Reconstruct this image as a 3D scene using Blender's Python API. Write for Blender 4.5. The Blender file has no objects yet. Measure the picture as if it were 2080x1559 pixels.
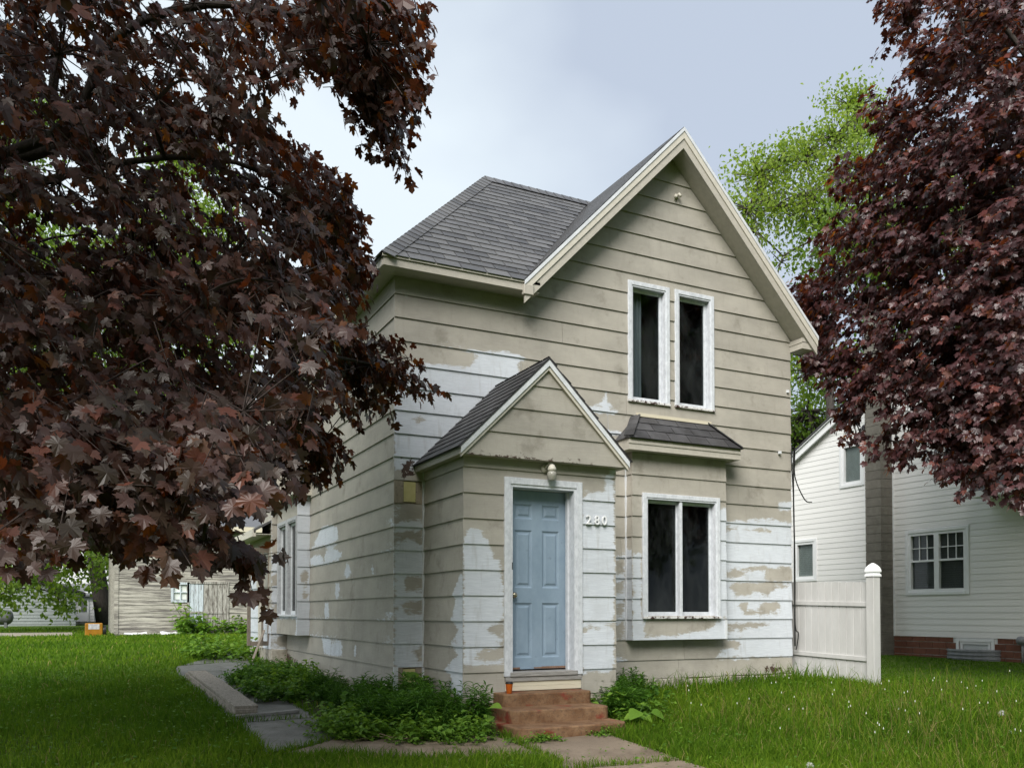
import bpy, math, random
import numpy as np
from mathutils import Vector, Matrix
random.seed(7); R = np.random.RandomState(11)
SC = bpy.context.scene
COL = SC.collection
# ------------------------------------------------------------------ camera, sky, sun, exposure
CAM = np.array([-3.357, -9.857, 1.5]); F = 1764.6; YAW = 26.471; PIT = 1.244; PY = 1205.7
cd = bpy.data.cameras.new('camera'); cam = bpy.data.objects.new('camera', cd); COL.objects.link(cam)
cam.location = CAM; cam.rotation_euler = (math.radians(90 + PIT), 0, math.radians(-YAW))
cd.sensor_width = 36; cd.lens = 36 * F / 2080; cd.shift_y = (PY - 779.5) / 2080; cd.clip_end = 2000; cd.clip_start = .05
SC.camera = cam
SUN_EL, SUN_AZ = 42, 223      # degrees; azimuth measured from +Y clockwise
SKY_STRENGTH = 0.05
w = bpy.data.worlds.new('World'); SC.world = w; w.use_nodes = True
nt = w.node_tree; nt.nodes.clear()
def N(t, typ, **k):
    n = t.nodes.new(typ)
    for a, b in k.items(): setattr(n, a, b)
    return n
sky = N(nt, 'ShaderNodeTexSky', sky_type='NISHITA', sun_disc=False, sun_elevation=math.radians(SUN_EL), sun_rotation=math.radians(SUN_AZ), dust_density=3.0)
tc = N(nt, 'ShaderNodeTexCoord'); mp = N(nt, 'ShaderNodeMapping'); mp.inputs['Location'].default_value = (0.9, 0.25, 0.1); mp.inputs['Scale'].default_value = (1, 1, 1.6)
nz = N(nt, 'ShaderNodeTexNoise'); nz.inputs['Scale'].default_value = 1.9; nz.inputs['Detail'].default_value = 5; nz.inputs['Roughness'].default_value = .45
dt = N(nt, 'ShaderNodeVectorMath', operation='DOT_PRODUCT'); dt.inputs[1].default_value = (-.85, .30, -.42)     # the cloud thins out slowly towards one side
ma = N(nt, 'ShaderNodeMath', operation='MULTIPLY_ADD'); ma.inputs[1].default_value = .5
cr = N(nt, 'ShaderNodeValToRGB')
cr.color_ramp.elements[0].position = .20; cr.color_ramp.elements[0].color = (2.95, 3.35, 4.0, 1)
cr.color_ramp.elements[1].position = .48; cr.color_ramp.elements[1].color = (4.6, 5.1, 5.45, 1)
mx = N(nt, 'ShaderNodeMix', data_type='RGBA'); mx.inputs[0].default_value = .93
bg = N(nt, 'ShaderNodeBackground'); bg.inputs[1].default_value = SKY_STRENGTH; wo = N(nt, 'ShaderNodeOutputWorld')
L = nt.links.new
L(tc.outputs['Generated'], mp.inputs['Vector']); L(mp.outputs[0], nz.inputs['Vector']); L(tc.outputs['Generated'], dt.inputs[0]); L(dt.outputs['Value'], ma.inputs[0]); L(nz.outputs['Fac'], ma.inputs[2]); L(ma.outputs[0], cr.inputs[0])
L(sky.outputs[0], mx.inputs[6]); L(cr.outputs[0], mx.inputs[7]); L(mx.outputs[2], bg.inputs[0]); L(bg.outputs[0], wo.inputs[0])
sl = bpy.data.lights.new('sun', 'SUN'); sl.energy = 1.5; sl.angle = math.radians(38); sl.color = (1, .965, .91)
so = bpy.data.objects.new('sun', sl); COL.objects.link(so)
az, el = math.radians(SUN_AZ), math.radians(SUN_EL)
so.rotation_euler = Vector((-math.sin(az)*math.cos(el), -math.cos(az)*math.cos(el), -math.sin(el))).to_track_quat('-Z', 'Y').to_euler()
so.location = (0, -20, 30)
SC.view_settings.view_transform = 'Standard'; SC.view_settings.look = 'None'; SC.view_settings.exposure = 1.96; SC.view_settings.gamma = 1
SC.render.engine = 'CYCLES'
SC.cycles.max_bounces = 6; SC.cycles.diffuse_bounces = 3; SC.cycles.glossy_bounces = 2; SC.cycles.transmission_bounces = 3; SC.cycles.transparent_max_bounces = 8; SC.cycles.caustics_reflective = False; SC.cycles.caustics_refractive = False

# ------------------------------------------------------------------ pixels of the photograph -> places
_y, _t = math.radians(YAW), math.radians(PIT)
FWD = np.array([math.sin(_y)*math.cos(_t), math.cos(_y)*math.cos(_t), math.sin(_t)])
RGT = np.array([math.cos(_y), -math.sin(_y), 0.0]); UPV = np.cross(RGT, FWD)
def ray(u, v): return FWD + RGT*(u-1040)/F + UPV*(PY-v)/F
def onX(u, v, x): d = ray(u, v); return CAM + d*((x-CAM[0])/d[0])
def onY(u, v, y): d = ray(u, v); return CAM + d*((y-CAM[1])/d[1])
def at(u, v, dep): return CAM + ray(u, v)*dep
def proj(P):
    d = np.asarray(P) - CAM; z = d @ FWD
    return 1040 + F*(d @ RGT)/z, PY - F*(d @ UPV)/z, z
CP = np.array([(-3.36,-9.86,0.0),(1.1,-2.3,.235),(0,-.3,.36),(6.24,-.2,.48),(6.4,-1.6,.53),(12,3,.62),(12,0,.6),(12,-5,.4),(-1.2,3,.46),(-.6,6.3,.58),(0,10,.64),(-6,5,.45),(-15,35,.72),(0,30,.68),(-4,-5,.12),(4,-6,.18),(-14,0,.25),(14,-12,.1),(-14,-12,0),(20,30,.8),(-30,35,.7)])
def _tps():
    P = CP[:, :2]; n = len(P); D = np.linalg.norm(P[:, None]-P[None], axis=2)
    K = np.where(D > 0, D**2*np.log(D+1e-9), 0) + np.eye(n)*2.0
    M = np.zeros((n+3, n+3)); M[:n, :n] = K; M[:n, n] = 1; M[:n, n+1:] = P; M[n, :n] = 1; M[n+1:, :n] = P.T
    return np.linalg.solve(M, np.r_[CP[:, 2], 0, 0, 0])
_S = _tps()
def G(x, y):
    x = np.clip(np.atleast_1d(np.asarray(x, float)), -30, 22); y = np.clip(np.atleast_1d(np.asarray(y, float)), -14, 42)
    D = np.hypot(x[:, None]-CP[None, :, 0], y[:, None]-CP[None, :, 1])
    return (np.where(D > 0, D**2*np.log(D+1e-9), 0)*_S[:len(CP)]).sum(1) + _S[-3] + _S[-2]*x + _S[-1]*y
def g(x, y): return float(G(x, y)[0])
def onG(u, v):
    z = .3
    for i in range(25):
        d = ray(u, v); P = CAM + d*((z-CAM[2])/d[2]); z = .5*z + .5*g(P[0], P[1])
    return P

# ------------------------------------------------------------------ objects
def tag(o, label=None, cat=None, group=None, kind=None):
    if label: o['label'] = label
    if cat: o['category'] = cat
    if group: o['group'] = group
    if kind: o['kind'] = kind
    return o
def empty(name, loc, label, cat, group=None, rz=0):
    o = bpy.data.objects.new(name, None); COL.objects.link(o); o.location = loc; o.rotation_euler = (0, 0, rz); o.empty_display_size = .1
    return tag(o, label, cat, group)
def link(name, me, parent=None, world=True):
    o = bpy.data.objects.new(name, me); COL.objects.link(o)
    if parent is not None:
        o.parent = parent
        if world: o.matrix_parent_inverse = wmat(parent).inverted()
    return o
def wmat(o):
    m = Matrix.LocRotScale(o.location, o.rotation_euler, o.scale)
    return (wmat(o.parent) @ o.matrix_parent_inverse @ m) if o.parent else m
class MB:
    def __init__(s): s.v = []; s.f = []; s.a = []
    def add(s, vs, fs):
        n = len(s.v); s.v += [tuple(map(float, p)) for p in vs]; s.f += [tuple(i+n for i in f) for f in fs]; return s
    def box(s, x0, x1, y0, y1, z0, z1):
        vs = [(x0,y0,z0),(x1,y0,z0),(x1,y1,z0),(x0,y1,z0),(x0,y0,z1),(x1,y0,z1),(x1,y1,z1),(x0,y1,z1)]
        return s.add(vs, [(3,2,1,0),(4,5,6,7),(0,1,5,4),(1,2,6,5),(2,3,7,6),(3,0,4,7)])
    def hexa(s, vs): return s.add(vs, [(3,2,1,0),(4,5,6,7),(0,1,5,4),(1,2,6,5),(2,3,7,6),(3,0,4,7)])
    def bar(s, a, b, wd, th, up=(0, 0, 1)):
        a = Vector(a); b = Vector(b); d = (b-a).normalized(); u = Vector(up); r = d.cross(u).normalized(); u = r.cross(d).normalized()
        r *= wd/2; u *= th/2
        return s.hexa([a-r-u, a+r-u, b+r-u, b-r-u, a-r+u, a+r+u, b+r+u, b-r+u])
    def tube(s, pts, rad, n=8, cap=True):
        pts = [Vector(p) for p in pts]; rad = rad if hasattr(rad, '__len__') else [rad]*len(pts); b0 = len(s.v); ref = None
        for i, p in enumerate(pts):
            d = (pts[min(i+1, len(pts)-1)] - pts[max(i-1, 0)]).normalized()
            if ref is None: ref = d.orthogonal().normalized()
            ref = (ref - d*ref.dot(d)).normalized(); q = d.cross(ref)
            for k in range(n):
                t = 2*math.pi*k/n; s.v.append(tuple(p + (ref*math.cos(t) + q*math.sin(t))*rad[i]))
        for i in range(len(pts)-1):
            for k in range(n):
                a = b0+i*n+k; b = b0+i*n+(k+1) % n; s.f.append((a, b, b+n, a+n))
        if cap: s.f.append(tuple(b0+k for k in range(n))[::-1]); s.f.append(tuple(b0+(len(pts)-1)*n+k for k in range(n)))
        return s
    def lathe(s, c, prof, n=16):
        return s.tube([(c[0], c[1], c[2]+z) for r, z in prof], [max(r, 1e-4) for r, z in prof], n)
    def mesh(s, name, mat, smooth=False):
        me = bpy.data.meshes.new(name); me.from_pydata(s.v, [], s.f); me.materials.append(mat)
        if smooth: me.polygons.foreach_set('use_smooth', [True]*len(me.polygons))
        me.update(); return me
    def build(s, name, mat, parent=None, smooth=False, bevel=0):
        o = link(name, s.mesh(name, mat, smooth), parent)
        if bevel:
            m = o.modifiers.new('bevel', 'BEVEL'); m.width = bevel; m.segments = 2; m.limit_method = 'ANGLE'
        return o
def np_mesh(name, V, Fc, mat, attrs=None, smooth=False):
    V = np.asarray(V, np.float32); Fc = np.asarray(Fc, np.int32); k = Fc.shape[1]
    me = bpy.data.meshes.new(name); me.vertices.add(len(V)); me.vertices.foreach_set('co', V.ravel())
    me.loops.add(Fc.size); me.loops.foreach_set('vertex_index', Fc.ravel())
    me.polygons.add(len(Fc)); me.polygons.foreach_set('loop_start', np.arange(0, Fc.size, k, dtype=np.int32))
    me.update(calc_edges=True); me.materials.append(mat)
    me.polygons.foreach_set('use_smooth', np.full(len(Fc), bool(smooth)))
    for nm, a in (attrs or {}).items():
        at_ = me.attributes.new(nm, 'FLOAT', 'POINT'); at_.data.foreach_set('value', np.asarray(a, np.float32))
    return me

# ------------------------------------------------------------------ materials
M = {}
class MT:
    """small helper around a Principled material"""
    def __init__(s, name, base=(.5, .5, .5), rough=.7, spec=.3, metal=0):
        m = bpy.data.materials.new(name); m.use_nodes = True; s.m = m; s.t = m.node_tree; s.t.nodes.clear(); M[name] = m
        s.b = N(s.t, 'ShaderNodeBsdfPrincipled'); s.o = N(s.t, 'ShaderNodeOutputMaterial'); s.lk(s.b.outputs[0], s.o.inputs[0])
        s.b.inputs['Base Color'].default_value = (*base, 1); s.b.inputs['Roughness'].default_value = rough
        s.b.inputs['Specular IOR Level'].default_value = spec; s.b.inputs['Metallic'].default_value = metal
        s.g = None
    def lk(s, a, b): s.t.links.new(a, b)
    def pos(s, scale=(1, 1, 1), obj=False):
        if obj: src = N(s.t, 'ShaderNodeTexCoord').outputs['Object']
        else: src = N(s.t, 'ShaderNodeNewGeometry').outputs['Position']
        mp = N(s.t, 'ShaderNodeMapping'); mp.inputs['Scale'].default_value = scale; s.lk(src, mp.inputs[0]); return mp.outputs[0]
    def noise(s, sc, detail=4, rough=.6, scale=(1, 1, 1), obj=False):
        n = N(s.t, 'ShaderNodeTexNoise'); n.inputs['Scale'].default_value = sc; n.inputs['Detail'].default_value = detail; n.inputs['Roughness'].default_value = rough
        s.lk(s.pos(scale, obj), n.inputs['Vector']); return n.outputs['Fac']
    def ramp(s, f, *st):
        r = N(s.t, 'ShaderNodeValToRGB'); e = r.color_ramp.elements
        while len(e) < len(st): e.new(.5)
        for i, (p, c) in enumerate(st): e[i].position = p; e[i].color = (*c, 1) if hasattr(c, '__len__') else (c, c, c, 1)
        s.lk(f, r.inputs[0]); return r.outputs[0]
    def math(s, op, a, b=0., c=None):
        n = N(s.t, 'ShaderNodeMath', operation=op)
        for i, x in enumerate((a, b) if c is None else (a, b, c)):
            if hasattr(x, 'node'): s.lk(x, n.inputs[i])
            else: n.inputs[i].default_value = x
        return n.outputs[0]
    def step(s, f, lo, hi):
        n = N(s.t, 'ShaderNodeMapRange'); n.inputs['From Min'].default_value = lo; n.inputs['From Max'].default_value = hi; s.lk(f, n.inputs[0]); return n.outputs[0]
    def mix(s, f, a, b, mode='MIX'):
        n = N(s.t, 'ShaderNodeMix', data_type='RGBA', blend_type=mode)
        for i, x in ((0, f), (6, a), (7, b)):
            if hasattr(x, 'node'): s.lk(x, n.inputs[i])
            elif hasattr(x, '__len__'): n.inputs[i].default_value = (*x, 1)
            else: n.inputs[i].default_value = x
        return n.outputs[2]
    def attr(s, name):
        n = N(s.t, 'ShaderNodeAttribute'); n.attribute_name = name; return n.outputs['Fac']
    def orand(s): return N(s.t, 'ShaderNodeObjectInfo').outputs['Random']
    def col(s, c): s.lk(c, s.b.inputs['Base Color']); return s
    def rough(s, c): s.lk(c, s.b.inputs['Roughness']); return s
    def bump(s, h, st=.3, dist=.01):
        n = N(s.t, 'ShaderNodeBump'); n.inputs['Strength'].default_value = st; n.inputs['Distance'].default_value = dist
        s.lk(h, n.inputs['Height']); s.lk(n.outputs[0], s.b.inputs['Normal']); return s

def siding_mat(name, tan, ax):
    m = MT(name, rough=.62, spec=.28); st = (1, 1, 6) if ax == 'x' else (1, 1, 6)
    edge = m.noise(9, 5, .65, (1, 1, 2.2)); fine = m.noise(60, 3, .6, (.35, .35, 2.5))
    sd = m.math('ADD', m.attr('primer'), m.math('MULTIPLY', m.math('SUBTRACT', edge, .5), .13))
    sd = m.math('ADD', sd, m.math('MULTIPLY', m.math('SUBTRACT', fine, .5), .035))
    grain0 = m.noise(34, 6, .72, (.16, .16, 4.5)); sd = m.math('ADD', sd, m.math('MULTIPLY', m.math('SUBTRACT', grain0, .5), .10))
    mask = m.math('MULTIPLY', m.step(sd, -.006, .012), m.step(m.math('ADD', m.math('MULTIPLY', m.step(sd, .0, .10), .5), m.noise(16, 6, .7, (.22, .22, 3.))), .28, .50))
    grain = m.noise(34, 6, .72, (.16, .16, 4.5)); blot = m.noise(1.7, 5, .62, (1, 1, 1.6)); strk = m.noise(7, 4, .6, (2.2, 2.2, .35))
    tan_c = m.mix(m.step(blot, .34, .68), [c*.84 for c in tan], [c*1.08 for c in tan])
    tan_c = m.mix(m.step(grain, .55, .72), tan_c, [min(1, c*1.22) for c in tan])
    tan_c = m.mix(m.math('MULTIPLY', m.step(m.noise(2.6, 6, .68), .56, .70), .55), tan_c, [c*.55+.01 for c in (.30, .27, .21)])
    wh = m.mix(m.step(grain, .42, .7), (.53, .565, .61), (.70, .735, .78)); wh = m.mix(m.math('MULTIPLY', m.step(blot, .52, .7), .5), wh, (.46, .48, .50))
    c = m.mix(mask, tan_c, wh)
    c = m.mix(m.math('MULTIPLY', m.step(strk, .56, .78), .35), c, (.25, .23, .19))
    br = m.mix(m.orand(), (.90, .90, .90), (1, 1, 1)); c = m.mix(1., c, br, 'MULTIPLY')
    wn = m.noise(13, 6, .72, (1, 1, 1.5))
    wsd = m.math('ADD', m.attr('wear'), m.math('MULTIPLY', m.math('SUBTRACT', wn, .55), .42))
    wm = m.step(wsd, 0., .012)
    c = m.mix(wm, c, m.mix(m.noise(40, 4), (.035, .022, .017), (.10, .06, .045)))
    m.col(c); h = m.math('ADD', m.math('MULTIPLY', grain, .6), m.math('MULTIPLY', mask, .25)); h = m.math('SUBTRACT', h, m.math('MULTIPLY', wm, .7))
    m.bump(h, .5, .006)
TAN = (.388, .364, .316)
siding_mat('siding', TAN, 'x')
def noisy(name, a, b, sc=8, scale=(1, 1, 1), lo=.35, hi=.65, rough=.7, spec=.3, bst=.25, bd=.005, dirt=None, obj=False, rand=0):
    m = MT(name, rough=rough, spec=spec); n = m.noise(sc, 6, .68, scale, obj); c = m.mix(m.step(n, lo, hi), a, b)
    if dirt: c = m.mix(m.step(m.noise(dirt[1], 6, .7, (1, 1, 1), obj), dirt[2], dirt[2]+.06), c, dirt[0])
    if rand: c = m.mix(1., c, m.mix(m.orand(), (1-rand,)*3, (1, 1, 1)), 'MULTIPLY')
    m.col(c); m.bump(n, bst, bd); return m
noisy('trim_tan', [c*1.02 for c in TAN], [c*1.18 for c in TAN], 14, (1, 1, 1), rough=.55)
noisy('trim_pale', (.50, .47, .40), (.58, .55, .48), 16, rough=.5)
noisy('drip_edge', (.55, .57, .60), (.68, .70, .73), 10, rough=.4, spec=.5)
noisy('white_paint', (.52, .545, .57), (.66, .68, .70), 18, (1, 1, 1), .3, .6, rough=.5)
noisy('peeling_white', (.46, .485, .52), (.63, .655, .69), 22, (1, 1, .6), .3, .62, rough=.6, dirt=((.22, .20, .19), 26, .66), bst=.5, bd=.004)
noisy('rotten_sill', (.55, .54, .53), (.70, .69, .68), 20, rough=.7, dirt=((.055, .03, .025), 17, .50), bst=.6, bd=.006)
noisy('grey_sash', (.30, .31, .32), (.42, .43, .44), 20, rough=.6)
noisy('weathered_wood', (.20, .19, .18), (.36, .35, .33), 24, (.3, 1, 4), rough=.8, bst=.5)
noisy('door_blue', (.205, .278, .355), (.262, .342, .428), 4, (1, 1, .6), rough=.45, spec=.4, bst=.08, dirt=((.18, .235, .29), 11, .64))
noisy('door_rust', (.16, .09, .06), (.27, .17, .12), 30, rough=.8)
noisy('cream_panel', (.55, .50, .38), (.63, .58, .46), 6, (.4, 1, 3), rough=.6)
noisy('yellow_board', (.50, .45, .20), (.58, .53, .27), 9, rough=.8, dirt=((.30, .26, .16), 14, .62))
noisy('raw_wood', (.24, .20, .15), (.36, .31, .24), 30, (4, 4, .4), rough=.8, dirt=((.12, .09, .07), 18, .6))
noisy('foundation', (.30, .27, .22), (.46, .43, .37), 7, rough=.9, bst=.8, bd=.03, dirt=((.14, .12, .10), 5, .56))
noisy('black_plastic', (.012, .012, .013), (.02, .02, .022), 20, rough=.4)
noisy('brass', (.35, .30, .22), (.45, .40, .30), 20, rough=.25, spec=.6); M['brass'].node_tree.nodes['Principled BSDF'].inputs['Metallic'].default_value = .9
noisy('lamp_paint', (.55, .52, .44), (.64, .61, .53), 20, rough=.5)
noisy('lamp_glass', (.30, .29, .25), (.42, .41, .36), 25, rough=.2, spec=.5)
noisy('curtain', (.16, .19, .21), (.24, .27, .29), 4, (6, 6, .4), rough=.9)
noisy('dark_room', (.010, .011, .012), (.02, .021, .022), 3, rough=.95)
noisy('blind', (.62, .66, .62), (.70, .73, .69), 3, rough=.8)
noisy('blind_dark', (.16, .17, .17), (.20, .21, .21), 3, rough=.8)
noisy('cup_orange', (.48, .10, .012), (.55, .13, .02), 20, rough=.45)
def glass_mat(name, dirt=.25, tint=(.02, .025, .025)):
    m = MT(name, tint, .06, .5); t = m.t
    tr = N(t, 'ShaderNodeBsdfTransparent'); tr.inputs[0].default_value = (.75, .78, .78, 1); gl = N(t, 'ShaderNodeBsdfGlossy'); gl.inputs['Roughness'].default_value = .04
    df = N(t, 'ShaderNodeBsdfDiffuse'); df.inputs[0].default_value = (.16, .17, .17, 1)
    fr = N(t, 'ShaderNodeFresnel'); fr.inputs[0].default_value = 1.45
    a = N(t, 'ShaderNodeMixShader'); b = N(t, 'ShaderNodeMixShader')
    d = m.math('MULTIPLY', m.step(m.noise(2.2, 6, .7, (1, 1, .5)), .46, .72), dirt)
    m.lk(d, a.inputs[0]); m.lk(tr.outputs[0], a.inputs[1]); m.lk(df.outputs[0], a.inputs[2])
    bf = N(t, 'ShaderNodeNewGeometry').outputs['Backfacing']; m.lk(m.math('MULTIPLY', fr.outputs[0], m.math('SUBTRACT', 1., bf)), b.inputs[0]); m.lk(a.outputs[0], b.inputs[1]); m.lk(gl.outputs[0], b.inputs[2]); m.lk(b.outputs[0], m.o.inputs[0])
glass_mat('glass', .10); glass_mat('glass_clean', .12)
def shingle_mat(name, a, b, wet=.45):
    m = MT(name, rough=wet, spec=.4); n = m.noise(90, 3, .7); l = m.noise(2.2, 4, .6)
    c = m.mix(m.step(n, .3, .7), a, b); c = m.mix(1., c, m.mix(m.orand(), (.62, .62, .64), (1.2, 1.2, 1.2)), 'MULTIPLY'); c = m.mix(m.math('MULTIPLY', m.step(l, .5, .75), .35), c, (.16, .16, .17))
    m.col(c); m.bump(n, .5, .004)
shingle_mat('shingle', (.062, .061, .060), (.132, .130, .129), .42)
shingle_mat('shingle_dark', (.028, .027, .028), (.060, .058, .060), .55)
shingle_mat('shingle_pale', (.10, .105, .115), (.16, .165, .175), .6)
m = MT('step_concrete', rough=.75, spec=.25)
c = m.mix(m.step(m.noise(5, 7, .7), .38, .62), (.135, .068, .033), (.245, .148, .082))
c = m.mix(m.step(m.noise(3.1, 5, .62, (1, 1, 1.4)), .56, .64), c, (.20, .042, .024)); c = m.mix(m.math('MULTIPLY', m.step(m.noise(34, 5, .75), .50, .68), .6), c, (.07, .055, .042))
m.col(c); m.bump(m.noise(40, 6, .7), .6, .01)
m = MT('path_concrete', rough=.62, spec=.3)
c = m.mix(m.step(m.noise(2.2, 7, .7), .36, .64), (.155, .118, .085), (.27, .215, .16)); c = m.mix(m.step(m.noise(24, 6, .75), .60, .68), c, (.045, .036, .028)); c = m.mix(m.math('MULTIPLY', m.step(m.noise(1.1, 4), .5, .62), .5), c, (.12, .09, .062))
m.col(c); m.bump(m.noise(45, 6, .7), .6, .008)
m = MT('grey_path', rough=.42, spec=.4)
c = m.mix(m.step(m.noise(2.6, 7, .7), .36, .64), (.070, .068, .066), (.165, .160, .155)); c = m.mix(m.step(m.noise(17, 6, .75, (1, 1, 1)), .60, .66), c, (.030, .026, .022))
c = m.mix(m.math('MULTIPLY', m.step(m.noise(4.5, 7, .75), .54, .62), .75), c, (.035, .030, .024)); m.col(c); m.bump(m.noise(40, 6, .7), .6, .008)
m = MT('lawn', rough=.95, spec=.1)
c = m.mix(m.step(m.noise(.5, 6, .6), .4, .6), (.045, .085, .010), (.085, .145, .014)); c = m.mix(m.step(m.noise(9, 5, .7), .56, .68), c, (.040, .034, .018)); m.col(c); m.bump(m.noise(14, 5, .8), .8, .05)
noisy('soil', (.022, .016, .011), (.055, .042, .030), 9, rough=.95, bst=.9, bd=.04)
noisy('gravel_drive', (.22, .20, .16), (.32, .29, .24), 6, rough=.95)
noisy('vinyl', (.80, .79, .775), (.85, .84, .825), 1.5, (.3, .3, 6), rough=.5, spec=.35, bst=.05, rand=.05)
noisy('vinyl_trim', (.76, .77, .78), (.80, .81, .82), 6, rough=.45)
noisy('fence_vinyl', (.46, .455, .445), (.53, .525, .515), 5, (1, 1, .3), rough=.42, spec=.4, bst=.04, rand=.05)
noisy('cmu', (.155, .142, .120), (.205, .190, .165), 9, rough=.9, bst=.5, rand=.14)
noisy('mortar', (.27, .255, .23), (.33, .31, .28), 20, rough=.95)
noisy('mortar_red', (.26, .20, .16), (.32, .26, .21), 20, rough=.95)
noisy('brick', (.150, .060, .038), (.215, .090, .058), 10, rough=.85, bst=.4, rand=.25)
noisy('galvanised', (.16, .17, .18), (.24, .25, .27), 9, rough=.5, spec=.6)
m = MT('barn_board', rough=.9, spec=.15)
n1 = m.noise(7, 6, .78, (.10, 1, 2.2)); n2 = m.noise(26, 5, .7, (.08, 1, 4))
c = m.mix(m.step(n1, .42, .56), (.13, .12, .11), (.44, .42, .365)); c = m.mix(m.step(n2, .52, .66), c, (.20, .185, .165)); m.col(c); m.bump(n1, .5, .01)
m = MT('barn_door_paint', rough=.9, spec=.15)
n1 = m.noise(7, 6, .75, (4, 1, .5)); c = m.mix(m.step(n1, .40, .58), (.13, .115, .10), (.40, .39, .355)); m.col(c)
m = MT('barn_door_blue', rough=.9, spec=.15)
n1 = m.noise(7, 6, .75, (4, 1, .5)); c = m.mix(m.step(n1, .34, .5), (.17, .16, .15), (.50, .56, .60)); m.col(c)
noisy('garage_siding_shaded', (.22, .245, .245), (.27, .295, .295), 3, rough=.7)  # tree shade over the garage is worked into this darker grey
noisy('far_white', (.72, .73, .74), (.78, .79, .80), 3, rough=.6)
noisy('tank_grey', (.10, .105, .11), (.16, .165, .17), 5, rough=.5)
noisy('machine_yellow', (.24, .105, .008), (.32, .15, .012), 8, rough=.45)
noisy('label_grey', (.30, .30, .32), (.5, .5, .5), 14, rough=.5)
noisy('bark', (.030, .025, .022), (.072, .062, .054), 22, (1, 1, .25), rough=.95, bst=.8, bd=.02)
noisy('bark_grey', (.055, .048, .038), (.12, .105, .085), 22, (1, 1, .25), rough=.95, bst=.8, bd=.02)
noisy('twig', (.035, .025, .022), (.06, .045, .04), 30, rough=.9)
noisy('cable', (.008, .008, .008), (.014, .014, .014), 30, rough=.5)
noisy('plank', (.20, .175, .145), (.34, .31, .265), 18, (5, .5, 1), rough=.85, dirt=((.085, .07, .055), 15, .58), bst=.4)
noisy('screen_frame', (.21, .175, .14), (.26, .22, .18), 14, rough=.7)
noisy('dead_stem', (.20, .15, .09), (.32, .26, .17), 10, rough=.9)
noisy('litter', (.55, .56, .58), (.70, .70, .72), 6, rough=.7)
def leaf_mat(name, cols, trans, src='attr', rough=.42, spec=.35, tmix=.25, vein=False):
    m = MT(name, rough=rough, spec=spec); r = m.attr('rnd') if src == 'attr' else m.orand()
    c = m.ramp(r, *cols); m.col(m.mix(1., c, m.mix(m.noise(7, 3), (.8, .8, .8), (1.15, 1.15, 1.15)), 'MULTIPLY'))
    t = N(m.t, 'ShaderNodeBsdfTranslucent'); tcol = m.ramp(r, *trans); m.lk(tcol, t.inputs[0])
    ms = N(m.t, 'ShaderNodeMixShader'); ms.inputs[0].default_value = tmix; m.lk(m.b.outputs[0], ms.inputs[1]); m.lk(t.outputs[0], ms.inputs[2]); m.lk(ms.outputs[0], m.o.inputs[0])
    return m
MC = [(0, (.032, .024, .015)), (.3, (.056, .037, .026)), (.55, (.070, .040, .034)), (.75, (.094, .054, .045)), (.88, (.120, .042, .028)), (1, (.150, .098, .076))]
MTn = [(0, (.05, .012, .006)), (.5, (.13, .026, .008)), (.75, (.36, .075, .010)), (1, (.62, .20, .014))]
MC2 = [(0, (.030, .014, .015)), (.35, (.062, .027, .029)), (.7, (.095, .040, .043)), (.88, (.140, .040, .030)), (1, (.155, .095, .088))]
for s_, n_ in (('attr', 'maple_mass'), ('obj', 'maple_leaf')): leaf_mat(n_, MC, MTn, s_, .38, .42, .32); leaf_mat(n_+'_red', MC2, MTn, s_, .34, .50, .32)
GC = [(0, (.050, .095, .012)), (.6, (.115, .195, .026)), (1, (.22, .29, .045))]; GT = [(0, (.13, .26, .02)), (1, (.42, .58, .05))]
leaf_mat('green_leaf', GC, GT, 'attr', .5, .3, .42)
WC = [(0, (.028, .080, .010)), (.6, (.066, .160, .018)), (1, (.115, .230, .028))]; WT = [(0, (.05, .16, .015)), (1, (.14, .30, .02))]
leaf_mat('weed_dark', WC, WT, 'attr', .5, .2, .35)
LC = [(0, (.060, .140, .018)), (.6, (.11, .22, .026)), (1, (.17, .29, .035))]; LT = [(0, (.12, .28, .02)), (1, (.28, .45, .03))]
leaf_mat('weed_light', LC, LT, 'attr', .5, .2, .35)
m = leaf_mat('grass', [(0, (.032, .078, .006)), (.5, (.088, .165, .010)), (.9, (.185, .265, .020)), (.95, (.22, .21, .05)), (1, (.32, .26, .12))], [(0, (.05, .16, .01)), (.9, (.15, .30, .02)), (1, (.25, .22, .07))], 'attr', .7, .08, .35)
noisy('dandelion_white', (.55, .55, .52), (.68, .68, .65), 40, rough=.9)
noisy('bud_white', (.55, .56, .50), (.66, .66, .60), 40, rough=.9)
#PART2
# ------------------------------------------------------------------ the setting: ground, paths
def grid_lines(lo, hi, c, fine, n):
    t = np.linspace(-1, 1, n); v = np.sign(t)*np.abs(t)**3.2
    return np.unique(np.r_[np.where(v < 0, c+v*(c-lo), c+v*(hi-c)), np.arange(c-12, c+12, fine)])
xs = grid_lines(-500, 500, 0, .5, 61); ys = grid_lines(-300, 700, 0, .5, 61)
XX, YY = np.meshgrid(xs, ys, indexing='ij'); ZZ = G(XX.ravel(), YY.ravel())
nx, ny = len(xs), len(ys); I = np.arange(nx*ny).reshape(nx, ny)
lawn = link('lawn', np_mesh('lawn', np.c_[XX.ravel(), YY.ravel(), ZZ], np.c_[I[:-1, :-1].ravel(), I[1:, :-1].ravel(), I[1:, 1:].ravel(), I[:-1, 1:].ravel()], M['lawn'], smooth=True)); tag(lawn, kind='structure')
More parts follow.
